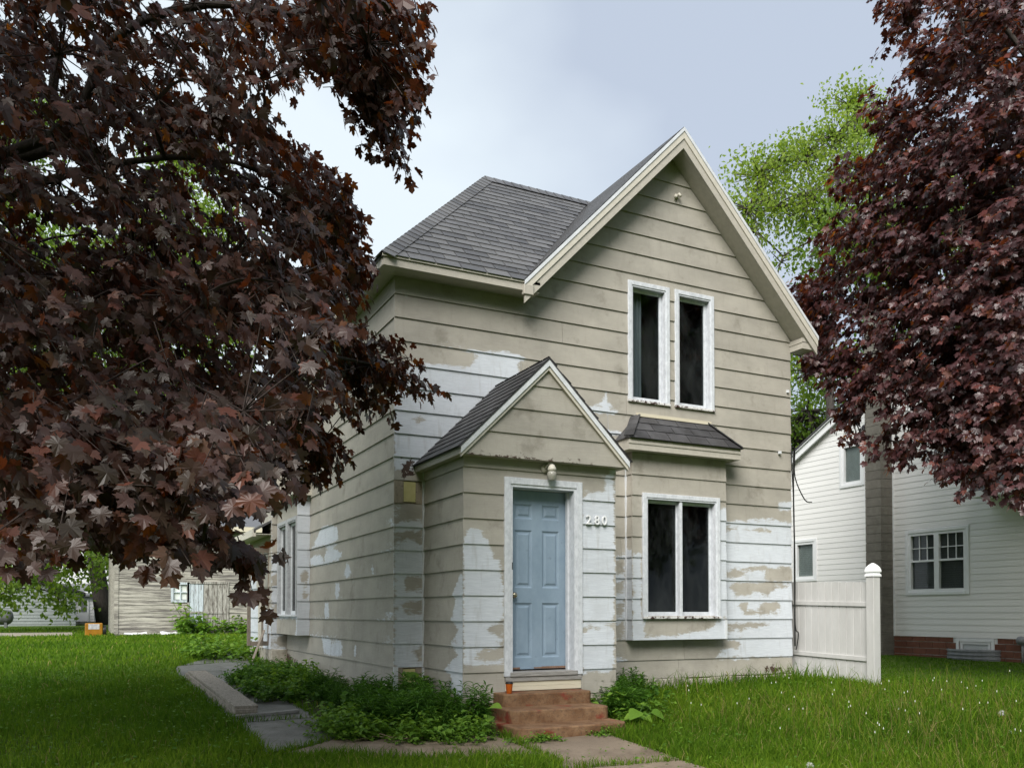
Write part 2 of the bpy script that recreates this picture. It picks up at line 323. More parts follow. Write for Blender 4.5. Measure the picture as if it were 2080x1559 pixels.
def drape(name, poly, off, mat, parent=None, step=.25, thick=.05, jitter=.012):
    """a slab laid on the ground: outline polygon, edges a little uneven"""
    P = []
    for (x0, y0), (x1, y1) in zip(poly, poly[1:]+poly[:1]):
        n = max(1, int(math.hypot(x1-x0, y1-y0)/step))
        for k in range(n): P.append((x0+(x1-x0)*k/n+random.uniform(-jitter, jitter), y0+(y1-y0)*k/n+random.uniform(-jitter, jitter)))
    cx = sum(p[0] for p in P)/len(P); cy = sum(p[1] for p in P)/len(P); n = len(P); m = MB(); vs = []
    for f in (1, .55):
        for x, y in P: X_, Y_ = cx+(x-cx)*f, cy+(y-cy)*f; vs.append((X_, Y_, g(X_, Y_)+off))
    vs.append((cx, cy, g(cx, cy)+off)); vs += [(x, y, g(x, y)+off-thick) for x, y in P]
    fs = [(i, (i+1) % n, n+(i+1) % n, n+i) for i in range(n)] + [(n+i, n+(i+1) % n, 2*n) for i in range(n)] + [(2*n+1+i, 2*n+1+(i+1) % n, (i+1) % n, i) for i in range(n)]
    m.add(vs, fs); return m.build(name, M[mat], parent)
PATHS = []
def slabs(name, mat, polys):
    root = drape(name, polys[0], .012, mat); tag(root, kind='structure'); PATHS.append(polys[0])
    for p in polys[1:]: drape('slab', p, .012+random.uniform(0, .008), mat, root); PATHS.append(p)
slabs('front_walk', 'path_concrete', [[(-1.72,-2.0),(-1.0,-1.45),(-.45,-1.55),(.425,-2.0),(.41,-2.95),(-.45,-2.62)], [(.43,-2.1),(1.50,-2.15),(1.42,-3.62),(.20,-3.5),(.42,-3.25)], [(.18,-3.515),(1.40,-3.65),(1.38,-5.2),(.15,-5.1)], [(.15,-5.13),(1.38,-5.23),(1.34,-6.9),(.1,-6.8)], [(.1,-6.83),(1.34,-6.93),(1.3,-8.6),(.05,-8.5)]])
slabs('side_path', 'grey_path', [[(-1.85,-1.95),(-.98,-1.46),(-.98,-.3),(-1.85,-.3)], [(-1.88,-.29),(-1.0,-.29),(-1.02,1.1),(-1.9,1.1)], [(-1.9,1.11),(-1.02,1.11),(-1.05,2.6),(-1.94,2.6)], [(-1.94,2.61),(-1.05,2.61),(-1.1,4.1),(-1.98,4.1)], [(-2.0,4.11),(-1.08,4.11),(-.55,5.3),(-.5,7.0),(-1.85,6.3)], [(-1.75,6.4),(-.5,7.05),(-.35,8.4),(-1.0,8.4),(-1.35,7.4)], [(-1.0,8.43),(-.35,8.43),(-.3,9.9),(-.95,9.6)]])
drive = drape('driveway', [(-22, 25.6), (-3.6, 25.9), (-3.5, 30.5), (-22, 31.5)], .02, 'gravel_drive', step=1.0); tag(drive, kind='structure')
bed = drape('soil_bed', [(-.98,-1.55),(-.5,-1.58),(.5,-2.05),(.5,-1.0),(.2,.3),(.2,5.6),(-.55,5.3),(-1.12,4.0),(-1.06,2.5),(-1.02,.5),(-1.0,-.8)], .016, 'soil', step=.3, jitter=.05); tag(bed, kind='structure')

# ------------------------------------------------------------------ the old house
class PL:
    def __init__(s, O, S, Nn): s.O = np.array(O, float); s.S = np.array(S, float); s.N = np.array(Nn, float)
    def p(s, a, n, z): return s.O + s.S*a + s.N*n + np.array([0, 0, z])
    def px(s, u, v):
        d = ray(u, v); t = ((s.O-CAM) @ s.N)/(d @ s.N); P = CAM+d*t; return ((P-s.O) @ s.S, P[2]-s.O[2])
    def box(s, mb, a0, a1, n0, n1, z0, z1):
        c = [s.p(a, n, z) for z in (z0, z1) for a, n in ((a0, n0), (a1, n0), (a1, n1), (a0, n1))]
        return mb.hexa(c)
def sdist(P, poly):
    P = np.asarray(P); poly = np.asarray(poly); n = len(poly); d = np.full(len(P), 1e9); ins = np.zeros(len(P), bool)
    for i in range(n):
        a = poly[i]; b = poly[(i+1) % n]; e = b-a; w_ = P-a; t = np.clip((w_ @ e)/(e @ e+1e-12), 0, 1); q = w_-t[:, None]*e
        d = np.minimum(d, np.hypot(q[:, 0], q[:, 1]))
        c = ((a[1] <= P[:, 1]) & (b[1] > P[:, 1])) | ((b[1] <= P[:, 1]) & (a[1] > P[:, 1]))
        xi = a[0]+(P[:, 1]-a[1])*(b[0]-a[0])/(b[1]-a[1]+1e-12); ins ^= c & (P[:, 0] < xi)
    return np.where(ins, d, -d)
def paint(P, ops):
    v = np.full(len(P), -.25)
    for k, poly in ops:
        d = sdist(P, poly); v = np.maximum(v, d) if k else np.minimum(v, -d)
    return np.clip(v, -.25, .25)
E_, L0 = .279, .853
LN = [L0 + i*E_ for i in range(0, 30)]
def siding(parent, pl, zlo, zhi, left, right, holes=(), ops=(), wear=(), lines=LN, zbreaks=(), mat='siding', name='siding_board', gs=.08, nb=.022, ntp=.005, rows=3, joints=True):
    zb = [zlo] + [z for z in lines if zlo+.02 < z < zhi-.02] + [zhi]; out = []
    for za, zc in zip(zb[:-1], zb[1:]):
        hs = [h for h in holes if h[2] < zc-.004 and h[3] > za+.004]
        l0, r0 = min(left(za+1e-4), left(zc-1e-4)), max(right(za+1e-4), right(zc-1e-4))
        if joints and mat == 'siding' and r0-l0 > 3.4:          # butt joint between two boards
            sj = random.uniform(l0+.25*(r0-l0), l0+.75*(r0-l0)); hs = hs+[(sj, sj+.005, za-.01, zc+.01)]
        br = sorted({l0, r0} | {x for h in hs for x in h[:2] if l0 < x < r0}); pieces = [[]]
        for a, b in zip(br[:-1], br[1:]):
            mid = (a+b)/2; cuts = [(za, zc)]
            for h in hs:
                if h[0] < mid < h[1]:
                    nc = []
                    for c0, c1 in cuts:
                        if h[2] > c0+.004: nc.append((c0, min(c1, h[2])))
                        if h[3] < c1-.004: nc.append((max(c0, h[3]), c1))
                    cuts = [c for c in nc if c[1]-c[0] > .004]
            c2 = []
            for c0, c1 in cuts:
                zz = [c0]+[z for z in zbreaks if c0+.01 < z < c1-.01]+[c1]; c2 += list(zip(zz[:-1], zz[1:]))
            if not c2: pieces.append([])
            else: pieces[-1].append((a, b, c2))
        for pc in pieces:
            V = []; Fq = []
            for a, b, c0, c1 in [(a, b, *c) for a, b, c2 in pc for c in c2]:
                nr = max(1, round(rows*(c1-c0)/E_)); ncol = max(1, int((b-a)/gs)); base = len(V)
                for r in range(nr+1):
                    z = c0+(c1-c0)*r/nr; zq = min(max(z, c0+1e-4), c1-1e-4)
                    sl_ = left(zq) if a == l0 else a; sr_ = right(zq) if b == r0 else b
                    if sr_ < sl_: sl_ = sr_ = (sl_+sr_)/2
                    n_ = nb+(ntp-nb)*min(1, (z-za)/max(E_, zc-za))
                    for k in range(ncol+1): V.append((sl_+(sr_-sl_)*k/ncol, n_, z))
                for r in range(nr):
                    for k in range(ncol): i = base+r*(ncol+1)+k; Fq.append((i, i+1, i+ncol+2, i+ncol+1))
                lb = len(V)                                   # underside lip and end returns
                for k in range(ncol+1): s_, n_, z_ = V[base+k]; V.append((s_, -.003, z_))
                for k in range(ncol): Fq.append((lb+k, lb+k+1, base+k+1, base+k))
                t0 = base+nr*(ncol+1); tb = len(V); V.append((V[t0][0], -.003, V[t0][2])); V.append((V[t0+ncol][0], -.003, V[t0+ncol][2]))
                Fq.append((lb, base, t0, tb)); Fq.append((base+ncol, lb+ncol, tb+1, t0+ncol))
            if not V: continue
            A = np.array(V); _, first, inv_ = np.unique(np.round(A, 4), axis=0, return_index=True, return_inverse=True)
            Fq = np.asarray(inv_).ravel()[np.array(Fq)]; A = A[first]; Fq = Fq[[len(set(f)) == 4 for f in Fq.tolist()]]; SZ = A[:, [0, 2]]
            W = pl.O + A[:, :1]*pl.S + A[:, 1:2]*pl.N + np.c_[np.zeros(len(A)), np.zeros(len(A)), A[:, 2]]
            me = np_mesh(name, W, Fq, M[mat], {'primer': paint(SZ, ops), 'wear': paint(SZ, wear)} if mat == 'siding' else None)
            out.append(link(name, me, parent))
    return out
def backing(parent, name, pl, quads, holes, mat, n=-.004, th=.1):
    mb = MB()
    for a0, a1, z0, z1 in quads:
        aa = sorted({a0, a1} | {h[i] for h in holes for i in (0, 1) if a0 < h[i] < a1}); zz = sorted({z0, z1} | {h[i] for h in holes for i in (2, 3) if z0 < h[i] < z1})
        for p, q in zip(aa[:-1], aa[1:]):
            for r, t in zip(zz[:-1], zz[1:]):
                m_, k_ = (p+q)/2, (r+t)/2
                if any(h[0] < m_ < h[1] and h[2] < k_ < h[3] for h in holes): continue
                mb.add([pl.p(p, n, r), pl.p(q, n, r), pl.p(q, n, t), pl.p(p, n, t)], [(0, 1, 2, 3)])
    return mb.build(name, M[mat], parent)
def boxes(name, mat, parent, items, bevel=0):
    for b in items: MB().box(*b).build(name, M[mat], parent, bevel=bevel)
house = empty('old_house', (3, 0, g(3, 0)), 'shabby tan two-storey house with peeling white primer patches and blue front door', 'house')
FR = PL((0, 0, 0), (1, 0, 0), (0, -1, 0)); SD = PL((0, 0, 0), (0, 1, 0), (-1, 0, 0)); PFp = PL((0, -1.235, 0), (1, 0, 0), (0, -1, 0)); PSd = PL((.365, -1.235, 0), (0, 1, 0), (-1, 0, 0))
BY = PL((0, -.165, 0), (1, 0, 0), (0, -1, 0))
def cv(pl, ops, ox, oy, sc): return [(k, [pl.px(ox+x/sc, oy+y/sc) for x, y in p]) for k, p in ops]
# --- primer patches of the front wall, traced on the photograph
fops = cv(FR, [(1, [(400,1040),(680,1030),(1000,1070),(1090,960),(940,920),(690,872),(700,845),(960,890),(1080,925),(1330,945),(1490,990),(1420,1020),(1400,1080),(1440,1140),(1300,1250),(900,1900),(400,1900)]),
  (0, [(550,1310),(590,1280),(600,1320),(645,1330),(640,1360),(560,1350)]), (0, [(540,1495),(600,1455),(645,1490),(600,1520)]),
  (1, [(425,470),(540,485),(530,500),(428,495)])], 700, 480, 4)
fops += cv(FR, [(1, [(95,815),(108,815),(120,910),(150,940),(235,985),(120,1000),(0,990),(-70,985),(-40,945),(30,930),(85,905)]), (1, [(85,1080),(130,1110),(215,1125),(212,1150),(110,1150)])], 1200, 560, 3.543)
fops += cv(FR, [(1, [(1275,200),(1400,200),(1400,265),(1285,255)]),
  (1, [(915,335),(1060,325),(1130,312),(1250,315),(1340,340),(1400,340),(1400,1265),(845,1272),(900,1205),(925,1170),(915,1000)]),
  (0, [(930,360),(1100,368),(1220,375),(1252,400),(1190,412),(1080,385),(925,388)]),
  (0, [(925,665),(1070,655),(1075,690),(1010,712),(930,715)]), (0, [(1080,645),(1190,640),(1240,662),(1340,640),(1400,668),(1400,745),(1195,745),(1200,700),(1160,662),(1085,672)]),
  (0, [(925,760),(1355,755),(1350,785),(1250,800),(1210,842),(1130,815),(1080,842),(1000,838),(960,790)]),
  (0, [(990,895),(1290,893),(1308,950),(1230,962),(1160,977),(1050,968),(1030,930)]), (1, [(1080,905),(1140,893),(1172,912),(1170,950),(1120,955),(1085,935)]),
  (0, [(925,1040),(1290,1020),(1250,1040),(1130,1065),(1060,1082),(920,1088)]), (0, [(915,1160),(1030,1150),(1032,1200),(930,1205),(890,1225),(850,1150)]),
  (1, [(870,1278),(1110,1270),(1080,1290),(1000,1298),(880,1292)]), (1, [(150,560),(240,540),(240,1150),(150,1150)]), (0, [(160,590),(225,590),(220,690),(165,700)]), (0, [(160,755),(222,755),(222,820),(160,825)]), (0, [(160,890),(205,895),(205,975),(160,985)]), (0, [(160,1025),(220,1025),(220,1115),(160,1115)]),
  (1, [(150,1240),(215,1262),(245,1300),(150,1300)])], 1200, 960, 3.389)
fops += cv(FR, [(1, [(80,640),(125,640),(120,780),(330,785),(335,2000),(80,2000)]), (0, [(105,895),(210,870),(310,885),(305,1000),(270,960),(200,945),(120,965)]), (0, [(165,1240),(300,1240),(300,1355),(165,1355)]), (0, [(140,1450),(305,1440),(305,1540),(150,1530)]), (0, [(120,640),(330,660),(330,780),(125,790)])], 780, 860, 4)
fops += cv(FR, [(0, [(1750,615),(1830,610),(1830,720),(1795,720),(1760,660)])], 400, 1160, 4)
fwear = cv(FR, [(1, [(1185,1330),(1250,1320),(1370,1350),(1372,1390),(1190,1392)]), (1, [(900,1380),(1060,1382),(1060,1398),(900,1400)])], 1200, 960, 3.389) + cv(FR, [(1, [(120,285),(250,290),(258,440),(130,455)])], 780, 860, 4)
GX, GW, GZ, GP = 4.05, 2.48, 8.2, 1.03
gl = lambda z: -.022 if z <= 5.53 else GX-(7.90-z)/GP
gr = lambda z: min(6.262, GX+(7.90-z)/GP)
WIN = [(3.31, 4.005, 4.38, 6.05), (4.098, 4.79, 4.38, 6.05)]
BAY = (3.28, 4.845, 1.135, 3.75)
hf = [(a+.03, b-.03, c+.03, d-.03) for a, b, c, d in WIN]
bh = (3.45, 4.705, 1.46, 3.09)
front = backing(house, 'front_wall', FR, [(0, 6.24, .45, 5.53)], hf + [bh], 'raw_wood')
mb = MB(); mb.add([FR.p(1.77, -.004, 5.53), FR.p(hf[0][0], -.004, 5.53), FR.p(hf[0][0], -.004, 7.15), FR.p(GX, -.004, 7.9), FR.p(hf[1][1], -.004, 7.15), FR.p(hf[1][1], -.004, 5.53), FR.p(6.24, -.004, 5.53), FR.p(6.24, -.004, 5.65), FR.p(hf[0][0], -.004, 6.02), FR.p(hf[1][1], -.004, 6.02), FR.p(hf[0][1], -.004, 5.53), FR.p(hf[1][0], -.004, 5.53), FR.p(hf[0][1], -.004, 6.02), FR.p(hf[1][0], -.004, 6.02)],
   [(0, 1, 2), (8, 9, 4, 3, 2), (5, 6, 7, 4), (10, 11, 13, 12)]); mb.build('gable_backing', M['raw_wood'], house)
HF = hf + [(3.26, 4.86, 1.13, 3.7), (-.1, .365, 2.806, 3.085), (-.1, .365, .5, .853)]
siding(front, FR, .60, 7.88, gl, gr, HF, fops, fwear, zbreaks=(5.53,))
# bare repair spots in the corner strip
boxes('insulation_board', 'yellow_board', front, [(.10, .25, -.012, 0, 2.83, 3.07), (.10, .25, -.014, 0, .64, .83)])
boxes('bare_sheathing', 'raw_wood', front, [(a, b, -.008 if a > 0 else -.018, 0, c, d) for a, b, c, d in [(-.02, .095, 2.81, 3.08), (.255, .36, 2.81, 3.08), (-.02, .09, .56, .85), (.26, .36, .56, .85), (.09, .26, .56, .635)]])
boxes('corner_trim', 'white_paint', front, [(-.025, .03, -.032, -.008, .56, .86), (.335, .365, -.036, 0, .60, 3.24), (3.255, 3.285, -.036, 0, 1.13, 3.62)])
# --- side wall
sops = cv(SD, [(1, [(975,540),(1010,450),(1060,425),(1140,430),(1168,545),(1100,580),(925,620)]), (1, [(925,690),(990,660),(1040,690),(1060,625),(1120,610),(1190,650),(1180,700),(1060,745),(925,760)]), (1, [(1225,720),(1242,720),(1250,800),(1300,830),(1270,845),(1100,865),(1200,825)]), (1, [(1420,830),(1432,740),(1445,740),(1450,825)]), (1, [(1130,885),(1165,885),(1160,995),(1275,995),(1270,1015),(925,1030),(925,1015),(1130,1005)]), (1, [(1045,1050),(1075,1050),(1080,1150),(1220,1165),(1210,1180),(925,1180),(930,1150),(1045,1145)]), (1, [(1480,640),(1600,560),(1612,620),(1480,650)]), (1, [(1465,1170),(1580,1125),(1610,1140),(1610,1192),(1470,1192)]), (1, [(925,1290),(1060,1300),(1200,1310),(1215,1340),(925,1325)]), (1, [(1475,1365),(1560,1325),(1612,1340),(1612,1385)]), (1, [(1500,430),(1600,360),(1612,430)]), (1, [(1020,1345),(1090,1345),(1100,1390),(1160,1370),(1190,1390),(1190,1495),(1040,1470)]), (1, [(1285,1400),(1305,1400),(1300,1500),(1285,1500)])], 400, 960, 4)
swear = cv(SD, [(1, [(640,640),(740,650),(900,800),(1300,890),(1600,945),(1600,1000),(1200,920),(600,740)])], 400, 1160, 4)
side = backing(house, 'side_wall', SD, [(0, 5.94, .35, 5.53)], [(4.95, 5.65, 3.9, 5.3)], 'raw_wood')
siding(side, SD, .60, 5.53, lambda z: -.0, lambda z: 5.94, [(4.22, 5.86, 1.13, 3.45), (4.93, 5.67, 3.88, 5.32)], sops, swear, gs=.12)
WG = PL((0, 5.94, 0), (1, 0, 0), (0, -1, 0)); WS = PL((-.275, 5.94, 0), (0, 1, 0), (-1, 0, 0))
wops = [(1, [(-.3, .8), (-.02, .8), (-.02, 4), (-.3, 4)]), (0, [(-.24, 1.45), (-.1, 1.45), (-.1, 1.66), (-.24, 1.66)]), (0, [(-.25, 2), (-.1, 2), (-.1, 2.2), (-.25, 2.2)]), (0, [(-.28, 2.5), (0, 2.55), (0, 4), (-.28, 4)]), (0, [(-.2, .86), (-.03, .9), (-.05, 1.1), (-.21, 1.08)])]
wing = backing(house, 'wing_wall', WG, [(-.275, 0, .5, 5.53)], [], 'raw_wood'); siding(wing, WG, .85, 5.53, lambda z: -.297, lambda z: 0., (), wops)
wing2 = backing(house, 'rear_wall', WS, [(0, 2.2, .5, 3.0)], [], 'raw_wood'); siding(wing2, WS, .85, 2.98, lambda z: 0., lambda z: 2.2, (), [(1, [(0, .8), (2.2, .8), (2.2, 1.5), (0, 1.6)]), (1, [(1.2, 1.5), (2.2, 1.5), (2.2, 2.3), (1.5, 2.2)])], gs=.15)
siding(wing2, PL((-.275, 5.94, 0), (0, 1, 0), (-1, 0, 0)), 2.99, 5.53, lambda z: 0., lambda z: .9, (), (), gs=.3)
mb = MB(); WS.box(mb, .75, .85, 0, .05, .85, 2.75); WS.box(mb, .98, 1.05, 0, .05, .85, 2.75); WS.box(mb, 1.15, 1.2, 0, .03, .85, 2.7); mb.build('rear_door_casing', M['trim_pale'], wing2)
mb = MB(); mb.box(0, 4.4, 5.94, 8.1, .5, 5.5); mb.box(6.22, 6.235, .02, 6, .45, 5.55); mb.box(-.26, 4, 8.1, 8.14, .5, 3.0); mb.box(.005, 4.4, 5.9, 5.93, .5, 5.5); mb.build('back_walls', M['trim_tan'], house)
# foundation
mb = MB(); rr = random.Random(3)
def rubble(x0, x1, y0, y1, z0, z1): mb.box(x0, x1, y0, y1, z0, z1)
for k in range(16):
    y0 = k*.372; j = rr.uniform(-.015, .03); rubble(-.035-j, .06, y0, y0+.37, .15, .60+rr.uniform(-.004, 0.0))
for k in range(16): x0 = .03+k*.39; rubble(x0, min(6.24, x0+.386), -.025-rr.uniform(0, .015), .08, .1, .585+rr.uniform(-.008, .008))
rubble(-.29, .0, 5.9, 6.2, .2, .85); rubble(-.29, -.2, 6.2, 8.12, .2, .85)
rubble(.34, 2.30, -1.25, -1.15, .05, .575); rubble(.355, .45, -1.15, 0, .1, .575); rubble(2.2, 2.28, -1.15, 0, .1, .575)
mb.hexa([(-.22, .06, .2), (-.02, .03, .2), (-.02, .36, .2), (-.20, .34, .2), (-.17, .08, .575), (-.02, .05, .59), (-.02, .34, .59), (-.15, .31, .57)])
mb.build('foundation', M['foundation'], house, bevel=.012)
# --- eaves, rakes, roof
ZE, YE, XE, PM = 5.65, -.30, -.27, 1.0417
APX = (2.13, 2.10, 8.15)
def slab4(mb, q, t):     # a quad with thickness t downwards
    mb.hexa([(x, y, z-t) for x, y, z in q] + list(q))
roof = MB()
slab4(roof, [(XE, YE, ZE), (1.80, YE, ZE), (4.2, 2.1, 8.15), APX], .035)
slab4(roof, [(XE, 6.6, ZE), (XE, YE, ZE), APX, (2.13, 6.6, 8.15)], .035)
slab4(roof, [(4.53, 4.5, ZE), (2.13, 6.6, 8.15), APX, (4.2, 2.1, 8.15)], .035)
roof = roof.build('main_roof', M['shingle'], house)
gro = MB()
slab4(gro, [(GX-GW, YE, GZ-GW*GP), (GX, YE, GZ), (GX, 6.2, GZ), (GX-GW, 6.2, GZ-GW*GP)][::-1], .035)
slab4(gro, [(GX, YE, GZ), (GX+GW, YE, GZ-GW*GP), (GX+GW, 6.2, GZ-GW*GP), (GX, 6.2, GZ)][::-1], .035)
gro = gro.build('gable_roof', M['shingle'], house)
groc = MB()       # courses of the gable slopes
for sx in (-1, 1):
    nC = 24
    for k in range(nC):
        a0 = GW*(1-k/nC); a1 = GW*(1-(k+1)/nC)-.03
        x0, x1 = GX+sx*a0, GX+sx*max(0, a1); z0, z1 = GZ-a0*GP, GZ-max(0, a1)*GP
        q = [(x0, YE-.015, z0+.014), (x0, 6.2, z0+.014), (x1, 6.2, z1+.002), (x1, YE-.015, z1+.002)]
        groc.add(q + [(x0, YE-.015, z0-.004), (x0, 6.2, z0-.004)], [(0, 1, 2, 3) if sx < 0 else (3, 2, 1, 0), (4, 5, 1, 0)])
tag(groc.build('shingle_courses', M['shingle'], gro), kind='stuff')
nsl = math.hypot(1, PM)
def plane_shingles(parent, P0, U, Dn, width_fn, ncourse, expo, tabw, mat, lim, th=.010, nrm=None, name='shingle', droop=0):
    """tabs as thin wedge pieces: P0 eave corner, U along the eave, Dn up the slope (unit), width_fn(t)->(a,b) along U at up-slope t"""
    U = np.array(U, float); Dn = np.array(Dn, float); nn = np.cross(U, Dn); nn /= np.linalg.norm(nn); P0 = np.array(P0, float)
    if nn[2] < 0: nn = -nn
    cnt = 0; rest = MB()
    for k in range(ncourse):
        t0 = k*expo-(.02 if k == 0 else 0); t1 = (k+1)*expo+.02; a0, b0 = width_fn(max(0, t0)); off = (k % 2)*tabw/2+random.uniform(-.015, .015)
        j = math.floor((a0-off)/tabw)
        while off+j*tabw < b0:
            s0, s1 = off+j*tabw+.006, off+(j+1)*tabw-.006; j += 1
            at1, bt1 = width_fn(t1); c0, c1 = max(s0, a0), min(s1, b0); d0, d1 = max(s0, at1), min(s1, bt1)
            if c1-c0 < .012: continue
            if d1 < d0: d0 = d1 = (d0+d1)/2
            q = [P0+U*c0+Dn*t0+nn*(th+.004), P0+U*c1+Dn*t0+nn*(th+.004), P0+U*d1+Dn*t1+nn*.003, P0+U*d0+Dn*t1+nn*.003]
            mb = MB() if cnt < lim else rest
            mb.hexa([q[0]-nn*th, q[1]-nn*th, q[2]-nn*.002, q[3]-nn*.002] + q)
            if cnt < lim: mb.build(name, M[mat], parent)
            cnt += 1
    if rest.v: tag(rest.build('shingle_field', M[mat], parent), kind='stuff')
up_ = np.array([0, 1, PM])/nsl
plane_shingles(roof, (XE, YE, ZE), (1, 0, 0), up_, lambda t: (t/nsl, 1.84+t/nsl+.01), 24, 2.4*nsl/24, .333, 'shingle', 220)
plane_shingles(roof, (XE, YE, ZE), (0, 1, 0), np.array([1, 0, PM])/nsl, lambda t: (t/nsl, 5.0), 24, 2.4*nsl/24, .333, 'shingle', 0)
hd = np.array([1, 1, PM]); hl = 2.4*np.linalg.norm(hd); hd = hd/np.linalg.norm(hd); nf = np.array([0, -PM, 1])/nsl; ns_ = np.array([-PM, 0, 1])/nsl
af = np.cross(nf, hd); af = af if af[0] > 0 else -af; as_ = np.cross(ns_, hd); as_ = as_ if as_[1] > 0 else -as_
for k in range(33):          # hip cap shingles
    a = np.array([XE, YE, ZE])+hd*(hl*k/33); b = a+hd*(hl/33+.05); mb = MB(); nu = (nf+ns_)/np.linalg.norm(nf+ns_); wd = .15
    q = [a+nu*.030, a+af*wd+nf*.022, b+af*wd+nf*.012, b+nu*.018, a+as_*wd+ns_*.022, b+as_*wd+ns_*.012]
    mb.add(q+[q[0]-nu*.01, q[1]-nf*.009, q[4]-ns_*.009], [(0, 1, 2, 3), (0, 3, 5, 4), (6, 7, 1, 0), (0, 4, 8, 6)]); mb.build('hip_cap', M['shingle'], roof)
for k in range(13):          # ridge caps
    x0 = APX[0]+k*.15; mb = MB(); mb.add([(x0, 2.1, 8.185), (x0+.2, 2.1, 8.175), (x0+.2, 1.97, 8.045), (x0, 1.97, 8.055), (x0, 2.23, 8.05), (x0+.2, 2.23, 8.04)], [(0, 3, 2, 1), (0, 1, 5, 4)]); mb.build('ridge_cap', M['shingle'], roof)
# fascia / soffit along the left eave and the side
boxes('fascia', 'trim_tan', house, [(XE+.02, 1.60, YE+.012, YE+.034, 5.525, 5.64), (XE+.012, XE+.034, YE+.036, 6.4, 5.525, 5.64), (GX+GW-.03, GX+GW-.008, YE+.03, 6.2, 5.53, 5.64)])
boxes('soffit', 'trim_tan', house, [(XE+.035, 1.80, YE+.035, -.002, 5.528, 5.540), (XE+.035, -.002, .0, 5.93, 5.528, 5.540), (6.242, GX+GW-.03, YE+.03, 6.1, 5.53, 5.542)])
mb = MB(); mb.box(XE, 1.62, YE-.006, YE+.012, 5.618, 5.648); mb.build('gutter_apron', M['trim_pale'], house)
def rake(sx, name, th, lo, hi, y0, y1, mat, xe=GW):
    """a board under the gable edge: lo/hi measured vertically below the roof surface"""
    mb = MB(); x0, x1 = GX, GX+sx*xe
    P = [(x0, GZ-lo), (x1, GZ-xe*GP-lo), (x1, GZ-xe*GP-hi), (x0, GZ-hi)]
    mb.hexa([(x, y0, z) for x, z in P]+[(x, y1, z) for x, z in P]); return mb.build(name, M[mat], house)
for sx in (-1, 1):
    rake(sx, 'rake_board', 0, .085, .29, YE+.0, YE+.028, 'trim_tan', GW-.012); rake(sx, 'rake_moulding', 0, .036, .16, YE-.014, YE-.001, 'trim_pale', GW-.006); rake(sx, 'drip_edge', 0, .004, .060, YE-.024, YE-.0145, 'drip_edge', GW)
    rake(sx, 'rake_soffit', 0, .278, .292, YE+.03, -.002, 'trim_tan', 2.29)
mb = MB(); mb.box(6.25, GX+GW-.03, YE+.03, YE+.05, 5.44, 5.60); mb.box(6.25, 6.27, YE+.05, 0, 5.44, 5.6); mb.box(6.255, GX+GW-.03, YE+.05, 0, 5.44, 5.452); mb.build('eave_return', M['trim_tan'], house)
mb = MB(); mb.box(1.56, 1.70, YE-.02, YE+.05, 5.47, 5.60); mb.build('eave_end_cap', M['trim_tan'], house, bevel=.01)
# rear and side low roof over the rear wing
mb = MB(); slab4(mb, [(-.6, 5.95, 2.98), (.6, 5.95, 3.7), (.6, 8.4, 3.7), (-.6, 8.4, 2.98)][::-1], .04); lr = mb.build('rear_roof', M['shingle'], house)
mb = MB(); mb.box(-.62, -.56, 5.97, 8.42, 2.86, 2.99); mb.box(-.56, -.28, 5.97, 8.4, 2.9, 2.91); mb.build('rear_eave', M['trim_pale'], house)
mb = MB(); slab4(mb, [(-.56, 5.65, 5.66), (-.56, 6.9, 5.66), (2, 6.9, 8.2), (2, 5.65, 8.2)], .04); mb.build('wing_roof', M['shingle_pale'], house)
